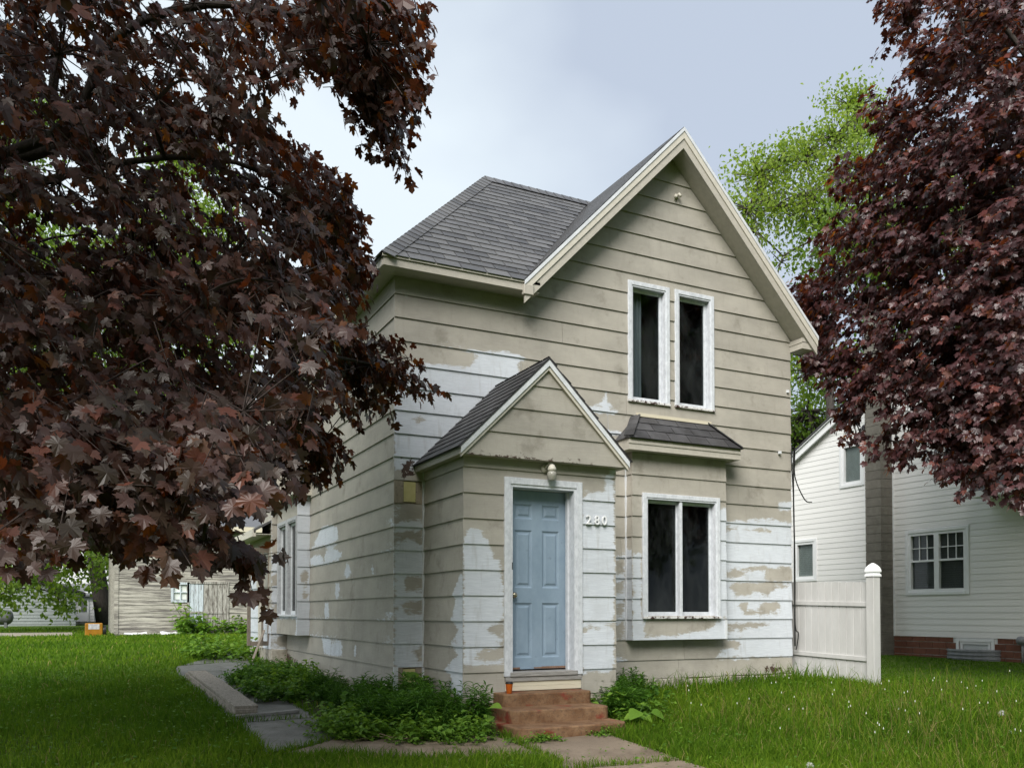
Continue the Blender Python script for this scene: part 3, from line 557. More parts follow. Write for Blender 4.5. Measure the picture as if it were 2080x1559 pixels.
# --- windows
def window(parent, pl, o, casing, rec, sash_cols, mat='peeling_white', sash='peeling_white', sillmat='rotten_sill', cur=None, cas_n=.034, sashw=.04, room=True, glass='glass', n0=0):
    a0, a1, z0, z1 = o; mb = MB(); c = casing
    pl.box(mb, a0, a0+c, n0, n0+cas_n, z0+.03, z1); pl.box(mb, a1-c, a1, n0, n0+cas_n, z0+.03, z1); pl.box(mb, a0+c, a1-c, n0, n0+cas_n-.002, z1-c, z1)
    w_ = mb.build('window', M[mat], parent, bevel=.005)
    mb = MB(); j = .02; pl.box(mb, a0+c, a0+c+j, -rec-.04, n0+cas_n-.012, z0+.03, z1-c); pl.box(mb, a1-c-j, a1-c, -rec-.04, n0+cas_n-.012, z0+.03, z1-c); pl.box(mb, a0+c+j, a1-c-j, -rec-.04, n0+cas_n-.012, z1-c-j, z1-c); mb.build('jamb', M[mat], w_)
    mb = MB(); pl.box(mb, a0-.004, a1+.004, -rec-.02, n0+cas_n+.012, z0, z0+.032); mb.build('sill', M[sillmat], w_, bevel=.005)
    s0, s1 = a0+c+j, a1-c-j; n = sash_cols; wdt = (s1-s0)/n
    for k in range(n):
        p, q = s0+k*wdt+.003, s0+(k+1)*wdt-.003; zb, zt = z0+.034, z1-c-j-.003; mb = MB(); sw = sashw
        pl.box(mb, p, p+sw, -rec-.03, -rec, zb, zt); pl.box(mb, q-sw, q, -rec-.03, -rec, zb, zt); pl.box(mb, p+sw, q-sw, -rec-.03, -rec, zt-sw, zt); pl.box(mb, p+sw, q-sw, -rec-.03, -rec, zb, zb+sw*1.5)
        s_ = mb.build('sash', M[sash], w_, bevel=.004)
        mb = MB(); pl.box(mb, p+sw-.002, q-sw+.002, -rec-.020, -rec-.014, zb+sw*1.5-.002, zt-sw+.002); mb.build('pane', M[glass], w_)
    if room:
        mb = MB(); d = .9; A = [pl.p(a, -n_, z) for n_ in (rec+.045, d) for a, z in ((a0+c, z0), (a1-c, z0), (a1-c, z1-c), (a0+c, z1-c))]
        mb.add(A, [(4, 5, 6, 7), (0, 4, 7, 3), (1, 2, 6, 5), (3, 7, 6, 2), (0, 1, 5, 4)]); mb.build('room_interior', M['dark_room'], w_)
    if cur:
        ca, cb, cm = cur; mb = MB(); nn_ = 14; zt, zb = z1-c, z0+.05; vs = []
        for k in range(nn_+1): a = ca+(cb-ca)*k/nn_; d = -rec-.12-.025*math.sin(k*1.9)-.01*math.sin(k*4.7); vs += [pl.p(a, d, zb), pl.p(a, d, zt)]
        mb.add(vs, [(2*k, 2*k+2, 2*k+3, 2*k+1) for k in range(nn_)]); mb.build('curtain', M[cm], w_, smooth=True)
    return w_
w1 = window(house, FR, WIN[0], .06, .05, 1, cur=(3.45, 3.66, 'curtain')); w1['label'] = 'left upper casement window with a pale curtain'
window(house, FR, WIN[1], .06, .05, 1)
# --- front bay
bops = cv(BY, [(1, [(285,540),(345,545),(345,1010),(1000,1010),(1000,1170),(280,1170)]), (1, [(870,250),(905,240),(940,230),(940,1010),(870,1010)]), (0, [(370,1008),(872,1012),(870,1035),(800,1080),(640,1100),(560,1120),(365,1117)])], 1200, 960, 3.389)
bay = MB(); bay.box(3.28, 3.295, -.16, 0, 1.14, 3.66); bay.box(4.83, 4.842, -.16, 0, 1.14, 3.66); bay.box(3.29, 4.84, -.16, -.005, 1.138, 1.152); bay.box(3.28, 4.84, -.16, -.005, 3.64, 3.66)
bay = bay.build('front_bay', M['trim_tan'], house)
bwin = (3.42, 4.735, 1.42, 3.12); bhole = (3.45, 4.705, 1.46, 3.09)
siding(bay, BY, 1.135, 3.66, lambda z: 3.262, lambda z: 4.866, [bhole], bops, nb=.020)
BLs = PL((3.28, 0, 0), (0, -1, 0), (-1, 0, 0))
siding(bay, BLs, 1.135, 3.66, lambda z: 0., lambda z: .165, (), [(1, [(-.1, 1), (.3, 1), (.3, 2.35), (-.1, 2.35)])], nb=.018, gs=.06)
mb = MB(); BY.box(mb, 4.835, 4.868, .0, .026, 1.133, 1.40); mb.build('corner_cap', M['white_paint'], bay)
bw = window(house, BY, bwin, .062, .05, 2, cas_n=.045); bw['label'] = 'double casement bay window with a rotten sill'
mb = MB(); BY.box(mb, 4.045, 4.09, -.06, .02, 1.455, 3.03); mb.build('mullion', M['peeling_white'], bw, bevel=.004)
bl_, br_, bo, zt_, zw = 3.11, 5.0, .335, 3.82, 4.20
mb = MB(); mb.box(bl_, br_, -bo, -bo+.02, 3.66, 3.815); mb.box(bl_, bl_+.02, -bo+.021, 0, 3.66, 3.815); mb.box(br_-.02, br_, -bo+.021, 0, 3.66, 3.815); mb.box(bl_+.02, br_-.02, -bo+.021, -.001, 3.664, 3.674); mb.box(bl_-.008, br_+.008, -bo-.010, -bo-.001, 3.74, 3.775); mb.build('bay_fascia', M['trim_tan'], bay)
rl, rrg = 3.44, 4.70
bro = MB(); bro.add([(bl_-.02, -bo-.02, zt_), (br_+.02, -bo-.02, zt_), (rrg, -.01, zw), (rl, -.01, zw), (bl_-.02, .0, zt_), (br_+.02, 0, zt_), (bl_-.02, -bo-.02, zt_-.012), (br_+.02, -bo-.02, zt_-.012), (bl_-.02, 0, zt_-.012), (br_+.02, 0, zt_-.012)], [(0, 1, 2, 3), (0, 3, 4), (1, 5, 2), (6, 7, 1, 0), (8, 6, 0, 4), (7, 9, 5, 1), (9, 7, 6, 8)])
bro = bro.build('bay_roof', M['shingle_dark'], house)
ubr = np.array([0, bo+.01, zw-zt_]); lbr = np.linalg.norm(ubr); ubr = ubr/lbr
plane_shingles(bro, (bl_-.02, -bo-.02, zt_), (1, 0, 0), ubr, lambda t: ((rl-bl_+.02)*t/lbr, (br_-bl_+.04)-(br_+.02-rrg)*t/lbr), 3, lbr/3, .333, 'shingle_dark', 60)
for k in range(4):
    for c0, c1 in (((bl_-.02, -bo-.02, zt_), (rl, -.01, zw)), ((br_+.02, -bo-.02, zt_), (rrg, -.01, zw))):
        a = Vector(c0).lerp(Vector(c1), k/4); b = Vector(c0).lerp(Vector(c1), min(1, k/4+.32)); mb = MB(); mb.bar(a+Vector((0, 0, .016)), b+Vector((0, 0, .012)), .13, .012); mb.build('hip_cap', M['shingle_dark'], bro)
mb = MB(); mb.bar((rl, -.03, zw+.01), (rrg+.02, -.03, zw+.01), .03, .045); mb.build('flashing', M['cream_panel'], bro)
# --- side bay
BS = PL((-.195, 4.24, 0), (0, 1, 0), (-1, 0, 0)); BN = PL((-.195, 4.24, 0), (1, 0, 0), (0, -1, 0))
sb = MB(); sb.box(-.19, 0, 4.245, 5.85, 1.14, 1.155); sb.box(-.19, 0, 4.245, 5.85, 3.38, 3.40); sb.box(-.19, 0, 5.845, 5.86, 1.14, 3.4); sb = sb.build('side_bay', M['trim_tan'], house)
siding(sb, BN, 1.137, 3.40, lambda z: -.02, lambda z: .195, (), [(1, [(-.1, 1), (.3, 1), (.3, 3.5), (-.1, 3.5)]), (0, [(.04, 1.98), (.16, 1.98), (.16, 2.2), (.04, 2.15)]), (0, [(.07, 1.72), (.16, 1.72), (.16, 1.86), (.07, 1.86)])], nb=.016, gs=.05)
siding(sb, BS, 1.137, 3.40, lambda z: 0., lambda z: 1.62, [(.06, 1.56, 1.47, 3.05)], [(1, [(-.1, 1), (.2, 1), (.1, 1.2), (.1, 1.4), (1.4, 1.4), (1.7, 1.5), (-.1, 1.5)])], nb=.016)
for a in (.03, .80): window(house, BS, (a, a+.75, 1.44, 3.08), .06, .03, 1, mat='grey_sash', sash='white_paint', sillmat='white_paint', cas_n=.03, cur=(a+.1, a+.4, 'curtain'))
mb = MB(); mb.box(-.32, 0, 4.12, 5.93, 3.4, 3.5); mb.add([(-.34, 4.1, 3.5), (-.34, 5.94, 3.5), (-.01, 5.94, 3.8), (-.01, 4.1, 3.8)], [(0, 1, 2, 3), (0, 3, 2, 1)]); mb.build('side_bay_eave', M['trim_pale'], house)
window(house, SD, (4.93, 5.67, 3.88, 5.32), .08, .05, 1, mat='screen_frame', sash='grey_sash', cur=(5.0, 5.3, 'curtain'))
# --- entrance porch
pops = cv(PFp, [(1, [(678,850),(770,848),(800,900),(850,940),(856,975),(850,1000),(890,1050),(895,1100),(955,1110),(962,1190),(940,1230),(968,1300),(968,1960),(640,1960),(640,990),(660,860)]), (0, [(935,1195),(968,1195),(968,1395),(955,1330)]), (1, [(1600,480),(1800,440),(1800,360),(1870,360),(1870,2100),(1600,2100)]), (0, [(1612,460),(1795,445),(1790,560),(1620,565)])], 780, 860, 4)
pops += cv(PFp, [(0, [(720,640),(820,625),(820,785),(765,765),(800,705),(720,682)]), (0, [(660,805),(822,798),(822,930),(790,880),(620,868)]), (0, [(600,975),(822,985),(822,1140),(590,1140)]), (0, [(1365,960),(1585,965),(1585,1110),(1365,1100)]), (0, [(1375,650),(1560,628),(1570,660),(1490,655),(1380,668)])], 780, 1080, 3.388)
psop = cv(PSd, [(1, [(555,265),(530,280),(480,430),(500,500),(460,600),(500,640),(520,690),(450,780),(530,810),(490,870),(440,920),(425,960),(480,1000),(460,1080),(560,1160)])], 780, 1080, 3.388)
DO = (.905, 1.755, .80, 2.93)
pw = backing(house, 'porch_wall', PFp, [(.365, 2.275, .5, 3.22)], [DO], 'raw_wood')
siding(pw, PFp, .575, 3.22, lambda z: .343, lambda z: 2.297, [(.84, 1.82, .5, 2.99)], pops, cv(PFp, [(1, [(650,240),(660,240),(660,250),(650,250)])], 780, 860, 4), nb=.022)
siding(pw, PSd, .575, 3.22, lambda z: 0., lambda z: 1.21, (), psop, nb=.022)
mb = MB(); mb.box(2.26, 2.275, -1.23, 0, .5, 3.25); mb.box(.37, 2.27, -1.2, -.02, 3.2, 3.21); mb.build('porch_side', M['trim_tan'], house)
PGp = PL((0, -1.355, 0), (1, 0, 0), (0, -1, 0)); PC, PZ = 1.315, 4.345
pgb = MB(); pgb.add([(.29, -1.352, 3.2), (2.34, -1.352, 3.2), (PC, -1.352, 4.25)], [(0, 1, 2)]); pgb.box(.26, 2.37, -1.352, -1.236, 3.195, 3.205); pgb = pgb.build('porch_gable', M['trim_tan'], house)
siding(pgb, PGp, 3.197, 4.21, lambda z: PC-max(.0, 4.225-z), lambda z: PC+max(.0, 4.225-z), (), (), cv(PGp, [(1, [(640,232),(1150,262),(1720,325),(1720,345),(1200,300),(650,256)])], 780, 860, 4), lines=[3.468, 3.749, 4.024], nb=.02)
for sx in (-1, 1):
    def prk(name, lo, hi, y0, y1, mat, xe):
        mb = MB(); P = [(PC, PZ-lo), (PC+sx*xe, PZ-xe*.99-lo), (PC+sx*xe, PZ-xe*.99-hi), (PC, PZ-hi)]; mb.hexa([(x, y0, z) for x, z in P]+[(x, y1, z) for x, z in P]); mb.build(name, M[mat], pgb)
    prk('rake_board', .065, .135, -1.40, -1.365, 'trim_pale', 1.06); prk('rake_edge', .012, .09, -1.416, -1.401, 'white_paint', 1.07)
boxes('porch_eave', 'trim_tan', house, [(.245, .275, -1.39, 0, 3.19, 3.285), (2.355, 2.38, -1.39, 0, 3.19, 3.285), (.275, .345, -1.35, 0, 3.19, 3.2), (2.295, 2.355, -1.35, 0, 3.19, 3.2)])
pro = MB()
for sx in (-1, 1):
    xe = 1.085; q = [(PC, -1.42, PZ), (PC+sx*xe, -1.42, PZ-xe*.99), (PC+sx*xe, .0, PZ-xe*.99), (PC, 0, PZ)]; slab4(pro, q[::-1] if sx > 0 else q, .02)
pro = pro.build('porch_roof', M['shingle_dark'], house)
pln = math.hypot(1, .99)
plane_shingles(pro, (PC-1.085, -1.425, PZ-1.085*.99), (0, 1, 0), np.array([1, 0, .99])/pln, lambda t: (0, 1.42), 12, 1.085*pln/12, .333, 'shingle_dark', 70)
plane_shingles(pro, (PC+1.085, -1.425, PZ-1.085*.99), (0, 1, 0), np.array([-1, 0, .99])/pln, lambda t: (0, 1.42), 12, 1.085*pln/12, .333, 'shingle_dark', 0)
# door
mb = MB(); c = .075
PFp.box(mb, .83, .83+c, 0, .034, .80, 3.005); PFp.box(mb, 1.83-c, 1.83, 0, .034, .80, 3.005); PFp.box(mb, .83+c, 1.83-c, 0, .032, 3.005-c, 3.005)
casing = mb.build('door_casing', M['peeling_white'], house, bevel=.004)
mb = MB(); PFp.box(mb, .905, .935, -.20, .02, .845, 2.93); PFp.box(mb, 1.725, 1.755, -.20, .02, .845, 2.93); PFp.box(mb, .935, 1.725, -.20, .02, 2.90, 2.93)
PFp.box(mb, .935, .955, -.15, -.10, .845, 2.90); PFp.box(mb, 1.705, 1.725, -.15, -.10, .845, 2.90); mb.build('door_jamb', M['peeling_white'], casing)
mb = MB(); PFp.box(mb, .90, 1.76, -.19, .045, .795, .845); mb.build('threshold', M['weathered_wood'], casing, bevel=.006)
mb = MB(); PFp.box(mb, .845, 1.815, 0, .03, .742, .794); mb.build('sill_board', M['weathered_wood'], casing, bevel=.004)
mb = MB(); PFp.box(mb, .845, 1.815, 0, .014, .69, .74); PFp.box(mb, .845, 1.815, 0, .018, .64, .688); mb.build('kick_panel', M['cream_panel'], casing)
DP = PL((0, -1.065, 0), (1, 0, 0), (0, -1, 0)); pan = [(1.052, 1.278), (1.406, 1.633)]; rows_ = [(2.57, 2.74), (1.785, 2.443), (.99, 1.615)]
mb = MB(); xsD = [.94, pan[0][0], pan[0][1], pan[1][0], pan[1][1], 1.722]; zsD = [.862, .99, 1.615, 1.785, 2.443, 2.57, 2.74, 2.895]
for i in range(5):
    for j in range(7):
        a0, a1, z0, z1 = xsD[i], xsD[i+1], zsD[j], zsD[j+1]
        if i in (1, 3) and j in (1, 3, 5):      # moulded panel: groove then raised field
            def ring(d0, n0_, d1, n1_):
                A = [DP.p(a0+d0, n0_, z0+d0), DP.p(a1-d0, n0_, z0+d0), DP.p(a1-d0, n0_, z1-d0), DP.p(a0+d0, n0_, z1-d0), DP.p(a0+d1, n1_, z0+d1), DP.p(a1-d1, n1_, z0+d1), DP.p(a1-d1, n1_, z1-d1), DP.p(a0+d1, n1_, z1-d1)]
                mb.add(A, [(k, (k+1) % 4, 4+(k+1) % 4, 4+k) for k in range(4)])
            ring(0, 0, .018, -.014); ring(.018, -.014, .034, -.014); ring(.034, -.014, .055, -.003); d = .055
            mb.add([DP.p(a0+d, -.003, z0+d), DP.p(a1-d, -.003, z0+d), DP.p(a1-d, -.003, z1-d), DP.p(a0+d, -.003, z1-d)], [(0, 1, 2, 3)])
        else: mb.add([DP.p(a0, 0, z0), DP.p(a1, 0, z0), DP.p(a1, 0, z1), DP.p(a0, 0, z1)], [(0, 1, 2, 3)])
DP.box(mb, .94, 1.722, -.04, -.02, .862, 2.895)
door = mb.build('front_door', M['door_blue'], house); door['label'] = 'light blue six-panel front door'
mb = MB(); DP.box(mb, .96, 1.12, .0005, .003, .864, .885); DP.box(mb, 1.40, 1.72, .0005, .003, .864, .888); DP.box(mb, 1.30, 1.46, .0005, .0025, .866, .882); mb.build('rust_edge', M['door_rust'], door)
kx = 1.03; P = DP.p(kx, 0, 1.70); mb = MB()
mb.tube([P+np.array([0, -d, 0]) for d in (0, .006, .008, .03, .035, .05, .062, .068)], [.036, .036, .016, .014, .025, .033, .028, .004], 14); mb.build('door_knob', M['brass'], door, smooth=True)
mb = MB(); PFp.box(mb, .926, .936, -.03, .021, 1.98, 2.06); mb.build('strike_plate', M['black_plastic'], casing)
# porch lamp and house number
lx, ly = 1.385, -1.24; mb = MB(); mb.tube([(lx-.05, ly-.016, 3.13), (lx-.05, ly-.036, 3.13)], .045, 16); mb.tube([(lx-.05, ly-.035, 3.13), (lx-.02, ly-.08, 3.18), (lx, ly-.10, 3.165)], .014, 8)
mb.lathe((lx, ly-.10, 3.09), [(.048, 0), (.05, .03), (.038, .055), (.03, .07), (.012, .08)], 16); lamp = mb.build('porch_lamp', M['lamp_paint'], house, smooth=True)
mb = MB(); mb.lathe((lx, ly-.10, 2.985), [(.01, -.004), (.03, 0), (.036, .01), (.052, .05), (.055, .075), (.044, .106)], 16); mb.build('lamp_globe', M['lamp_glass'] if 'lamp_glass' in M else M['grey_sash'], lamp, smooth=True)
for ch, x in (('2', 1.872), ('8', 1.985), ('0', 2.085)):
    cu = bpy.data.curves.new('digit', 'FONT'); cu.body = ch; cu.size = .150; cu.extrude = .008; cu.bevel_depth = .0015; cu.resolution_u = 4
    to = bpy.data.objects.new('digit_src', cu); me = bpy.data.meshes.new_from_object(to); bpy.data.objects.remove(to)
    me.materials.clear(); me.materials.append(M['vinyl_trim']); d = link('digit', me, house)
    d.matrix_parent_inverse = Matrix.Identity(4); d.matrix_parent_inverse = wmat(house).inverted(); d.location = (x, -1.272, 2.526); d.rotation_euler = (math.pi/2, 0, 0)
lx, lz = 4.126, 7.37; mb = MB(); mb.tube([(lx, -.012, lz), (lx, -.035, lz)], .035, 12); mb.tube([(lx, -.03, lz), (lx+.02, -.07, lz+.02), (lx+.035, -.085, lz-.02)], [.014, .02, .024], 8); mb.tube([(lx, -.03, lz), (lx-.035, -.07, lz-.03)], [.014, .024], 8); mb.build('gable_lamp_socket', M['lamp_paint'], house, smooth=True)
# screen door standing open by the rear wing
sdm = MB(); sx0, sx1, sy = -.665, -.285, 6.2
for x0, x1, z0, z1 in [(sx0, sx0+.062, .91, 2.67), (sx1-.02, sx1+.01, .91, 2.67), (sx0+.062, sx1-.02, 2.59, 2.67), (sx0+.062, sx1-.02, .91, .99), (sx0+.25, sx0+.285, .99, 2.59), (sx0+.285, sx1-.02, 1.51, 1.535), (sx0+.285, sx1-.02, 1.66, 1.685)]: sdm.box(x0, x1, sy-.02, sy+.02, z0, z1)
sdm = sdm.build('screen_door', M['screen_frame'], house, bevel=.004); sdm['label'] = 'open brown wooden screen door with empty panels'
#PART3
# ------------------------------------------------------------------ steps, cup, boards, cables
st = empty('concrete_steps', (1.2, -1.9, g(1.2, -1.9)), 'three worn rusty-brown concrete steps below the blue front door', 'steps')
def step_mesh(x0, x1, y0, y1, z0, z1, r):
    pts = []
    for cx, cy, a0 in ((x0+r, y0+r, 180), (x1-r, y0+r, 270)):
        for k in range(7): a = math.radians(a0+90*k/6); pts.append((cx+r*math.cos(a), cy+r*math.sin(a)))
    pts += [(x1, y1), (x0, y1)]; n = len(pts); mb = MB()
    mb.add([(x, y, z0) for x, y in pts]+[(x, y, z1) for x, y in pts], [tuple(range(n))[::-1], tuple(range(n, 2*n))]+[(i, (i+1) % n, n+(i+1) % n, n+i) for i in range(n)]); return mb
for a in ((.70, 1.79, -1.545, -1.215, .15, .632, .06), (.60, 1.78, -1.935, -1.22, .12, .500, .09), (.50, 1.79, -2.29, -1.225, .05, .366, .14)):
    step_mesh(*a).build('step', M['step_concrete'], st, bevel=.014)
cup = empty('paper_cup', (.80, -1.44, .632), 'orange paper coffee cup with black lid standing on the top step', 'cup')
mb = MB(); mb.lathe((.80, -1.44, .632), [(.026, 0), (.029, .004), (.040, .105), (.041, .108)], 20); mb.build('cup_body', M['cup_orange'], cup, smooth=True)
mb = MB(); mb.lathe((.80, -1.44, .737), [(.0425, 0), (.0435, .006), (.042, .012), (.036, .016), (.035, .024), (.030, .026), (.01, .024)], 20); mb.build('lid', M['black_plastic'], cup, smooth=True)
def plank(name, a, b, wd, th, label, mat='plank', bend=.0):
    a = Vector(a); b = Vector(b); n = 8; mb = MB(); d = (b-a).normalized(); r = d.cross(Vector((0, 0, 1))).normalized()*wd/2; vs = []
    for k in range(n+1):
        t = k/n; p = a.lerp(b, t)+Vector((0, 0, bend*math.sin(math.pi*t)+random.uniform(-.003, .003))); vs += [p-r, p+r, p+r+Vector((0, 0, th)), p-r+Vector((0, 0, th))]
    fs = [(0, 1, 2, 3)[::-1], tuple(4*n+i for i in range(4))]+[(4*k+i, 4*k+(i+1) % 4, 4*k+4+(i+1) % 4, 4*k+4+i) for k in range(n) for i in range(4)]
    mb.add(vs, fs); o = mb.build(name, M[mat], None, bevel=.004); tag(o, label, 'board'); return o
gz = lambda x, y, o=0: (x, y, g(x, y)+.014+o)
plank('wooden_board', gz(-1.72, -.02), gz(-1.80, 4.2), .22, .04, 'lowest board of the stack on the side path, mostly covered')
plank('wooden_board', gz(-1.70, .02, .038), gz(-1.78, 4.25, .038), .24, .045, 'middle board of the stack on the side path')
plank('wooden_board', gz(-1.695, .06, .082), gz(-1.75, 4.15, .082), .255, .035, 'weathered grey top board of the stack lying on the side path', bend=.012)
plank('short_board', gz(-1.9, -.02, .0), gz(-1.12, .10, .0), .09, .035, 'short dark board lying across the side path', 'weathered_wood')
plank('leaning_board', (-.62, 6.02, g(-.62, 6.02)+.01), (-.38, 6.12, 1.17), .07, .03, 'short brown board leaning under the screen door', 'screen_frame')
for k, (pts, rad, lab) in enumerate([
    ([(6.27, -.05, 4.0), (6.30, -.03, 3.96), (6.285, -.04, 3.8), (6.29, -.03, 3.2), (6.295, -.04, 2.4), (6.285, -.05, 1.9), (6.30, -.03, 1.6), (6.29, -.04, 1.0)], .011, 'black cable running down the right corner of the tan house'),
    ([(6.24, -.045, 3.98), (6.245, -.05, 3.6), (6.27, -.06, 3.0), (6.275, -.05, 2.3), (6.27, -.06, 1.5), (6.30, -.05, 1.25), (6.34, -.06, 1.2), (6.33, -.05, 1.05), (6.30, -.05, .95)], .009, 'thin black cable with a loose loop on the house corner'),
    ([(6.26, -.04, 4.0), (6.45, .1, 3.98), (6.55, .2, 3.6), (6.85, .3, 3.28), (7.0, .3, 3.25)], .009, 'black wire loop hanging beside the upper house corner'),
    ([(6.28, .0, 4.02), (8.2, 3.5, 3.9), (10.2, 7, 4.2), (14, 14, 6)], .006, 'thin wire stretched from the house corner to the back')]):
    mb = MB(); P = [Vector(p) for p in pts]; sm = []
    for i in range(len(P)-1):
        for t in (0, .25, .5, .75):
            a, b, c, d = P[max(i-1, 0)], P[i], P[i+1], P[min(i+2, len(P)-1)]; sm.append(.5*((2*b)+(-a+c)*t+(2*a-5*b+4*c-d)*t*t+(-a+3*b-3*c+d)*t**3))
    sm.append(P[-1]); mb.tube(sm, rad, 6); tag(mb.build('cable', M['cable'], None, smooth=True), lab, 'cable')
mb = MB(); mb.box(6.0, 6.03, -.06, -.018, 3.88, 3.92); mb.box(6.17, 6.2, -.05, -.018, 4.82, 4.86); mb.build('wire_bracket', M['white_paint'], house)

# ------------------------------------------------------------------ fence
fe = empty('vinyl_fence', (6.4, -.6, g(6.4, -.6)), 'light grey vinyl privacy fence with a capped post beside the tan house', 'fence')
FP = PL((6.4, 0, 0), (0, 1, 0), (-1, 0, 0))
ftop = lambda y: 1.925+.032*(y+1.3)
for k in range(24):
    a = -1.31+k*.1295; mb = MB(); z1 = ftop(a+.06); z0 = g(6.4, a)-.05; ch = .006
    c = [(a+.0015, -.006), (a+ch, .0), (a+.128-ch, .0), (a+.128, -.006), (a+.128, -.02), (a+.0015, -.02)]
    n = len(c); mb.add([FP.p(x, y, z0) for x, y in c]+[FP.p(x, y, z1) for x, y in c], [tuple(range(n))[::-1], tuple(range(n, 2*n))]+[(i, (i+1) % n, n+(i+1) % n, n+i) for i in range(n)]); mb.build('fence_board', M['fence_vinyl'], fe)
for z in (1.587, .83):
    mb = MB(); a, b = -1.32, 1.79; mb.hexa([FP.p(a, -.03, z+.0), FP.p(b, -.03, z+.08), FP.p(b, .022, z+.08), FP.p(a, .022, z), FP.p(a, -.03, z+.062), FP.p(b, -.03, z+.142), FP.p(b, .022, z+.142), FP.p(a, .022, z+.062)]); mb.build('rail', M['fence_vinyl'], fe, bevel=.004)
mb = MB(); mb.box(6.345, 6.475, -1.445, -1.315, g(6.4, -1.38)-.1, 2.005); post = mb.build('post', M['fence_vinyl'], fe, bevel=.006)
mb = MB(); cx, cy = 6.41, -1.38
prof = [(.078, 0), (.078, .025), (.066, .034), (.066, .05), (.079, .06), (.078, .085), (.066, .125), (.04, .16), (.012, .185)]
vs = []; n = len(prof)
for r, z in prof: vs += [(cx-r, cy-r, 2.0+z), (cx+r, cy-r, 2.0+z), (cx+r, cy+r, 2.0+z), (cx-r, cy+r, 2.0+z)]
mb.add(vs, [(4*i+k, 4*i+(k+1) % 4, 4*i+4+(k+1) % 4, 4*i+4+k) for i in range(n-1) for k in range(4)]+[(4*n-4, 4*n-3, 4*n-2, 4*n-1)]); mb.build('post_cap', M['vinyl_trim'], post, bevel=.004)

# ------------------------------------------------------------------ neighbour's white house
nb = empty('white_house', (12, 1, g(12, 1)), 'white vinyl-sided house with brick foundation and grey block chimney beyond the fence', 'house')
NP = PL((12, 0, 0), (0, 1, 0), (-1, 0, 0))
NY0, NY1, NPK, NPZ, NSL = -3.2, 7.6, 2.2, 7.02, .528
nl = lambda z: NY0 if z < NPZ-(NPK-NY0)*NSL else NPK-(NPZ-z)/NSL
nr_ = lambda z: NY1 if z < NPZ-(NY1-NPK)*NSL else NPK+(NPZ-z)/NSL
NW = [(1.18, 2.62, 1.86, 3.20), (5.045, 5.79, 2.24, 3.24), (3.65, 4.345, 4.295, 5.32)]
nh = [(a+.02, b-.02, c+.02, d-.02) for a, b, c, d in NW]
nlines = [1.022+.122*k for k in range(60)]
nbw = backing(nb, 'gable_wall', NP, [(NY0, NY1, .3, 4.2)], nh, 'far_white')
mb = MB(); mb.add([NP.p(NY0, -.004, 4.2), NP.p(3.67, -.004, 4.2), NP.p(3.67, -.004, 6.2), NP.p(NPK, -.004, NPZ)], [(0, 1, 2, 3)]); mb.add([NP.p(4.325, -.004, 4.2), NP.p(NY1, -.004, 4.2), NP.p(4.325, -.004, 5.85)], [(0, 1, 2)]); mb.build('gable_backing', M['far_white'], nb)
siding(nbw, NP, 1.022, NPZ, nl, nr_, nh + [(2.93, 3.33, 0, 9)], (), (), lines=nlines, mat='vinyl', gs=30, nb=.018, ntp=.003, rows=1)
mb = MB(); 
for s_ in (-1, 1):
    ye = NY0-.3 if s_ < 0 else NY1+.3; zz = NPZ-abs(ye-NPK)*NSL
    mb.hexa([(11.86, NPK, NPZ-.10), (11.86, ye, zz-.10), (11.90, ye, zz-.10), (11.90, NPK, NPZ-.10), (11.86, NPK, NPZ+.10), (11.86, ye, zz+.10), (11.90, ye, zz+.10), (11.90, NPK, NPZ+.10)])
    mb.hexa([(11.82, NPK, NPZ+.05), (11.82, ye, zz+.05), (11.86, ye, zz+.05), (11.86, NPK, NPZ+.05), (11.82, NPK, NPZ+.13), (11.82, ye, zz+.13), (11.86, ye, zz+.13), (11.86, NPK, NPZ+.13)])
    mb.hexa([(11.9, NPK, NPZ-.05), (11.9, ye, zz-.05), (12.02, ye, zz-.05), (12.02, NPK, NPZ-.05), (11.9, NPK, NPZ-.03), (11.9, ye, zz-.03), (12.02, ye, zz-.03), (12.02, NPK, NPZ-.03)])
mb.build('rake_board', M['vinyl_trim'], nb)
mb = MB()
for s_ in (-1, 1):
    ye = NY0-.3 if s_ < 0 else NY1+.3; zz = NPZ-abs(ye-NPK)*NSL+.12; q = [(11.8, NPK, NPZ+.12), (11.8, ye, zz), (20, ye, zz), (20, NPK, NPZ+.12)]; slab4(mb, q if s_ < 0 else q[::-1], .04)
mb.build('roof', M['shingle_dark'], nb)
mb = MB(); mb.box(12.01, 20, NY0, NY0+.1, .2, 4.2); mb.box(12.01, 20, NY1-.1, NY1, .2, 4.2); mb.build('end_wall', M['far_white'], nb)
mb = MB(); mb.box(11.972, 11.985, 2.895, 2.93, 1.02, 6.4); mb.build('siding_trim', M['vinyl_trim'], nb)
# brick foundation
fb = MB(); fb.box(12.005, 12.1, NY0, NY1, .1, 1.03); fb = fb.build('foundation_wall', M['mortar_red'], nb)
bm = MB(); bm.box(0, .03, .006, .30, .006, .124); bme = bm.mesh('brick', M['brick'])
zc = .40; k = 0
while zc < .98:
    y0 = -1.2+(.152 if k % 2 else 0)
    while y0 < 2.95:
        if not (.66 < y0+.15 < 1.50 and zc > .75):
            o = link('brick', bme, fb); o.location = (11.99, y0, zc); o.matrix_parent_inverse = wmat(fb).inverted()
        y0 += .306
    zc += .13; k += 1
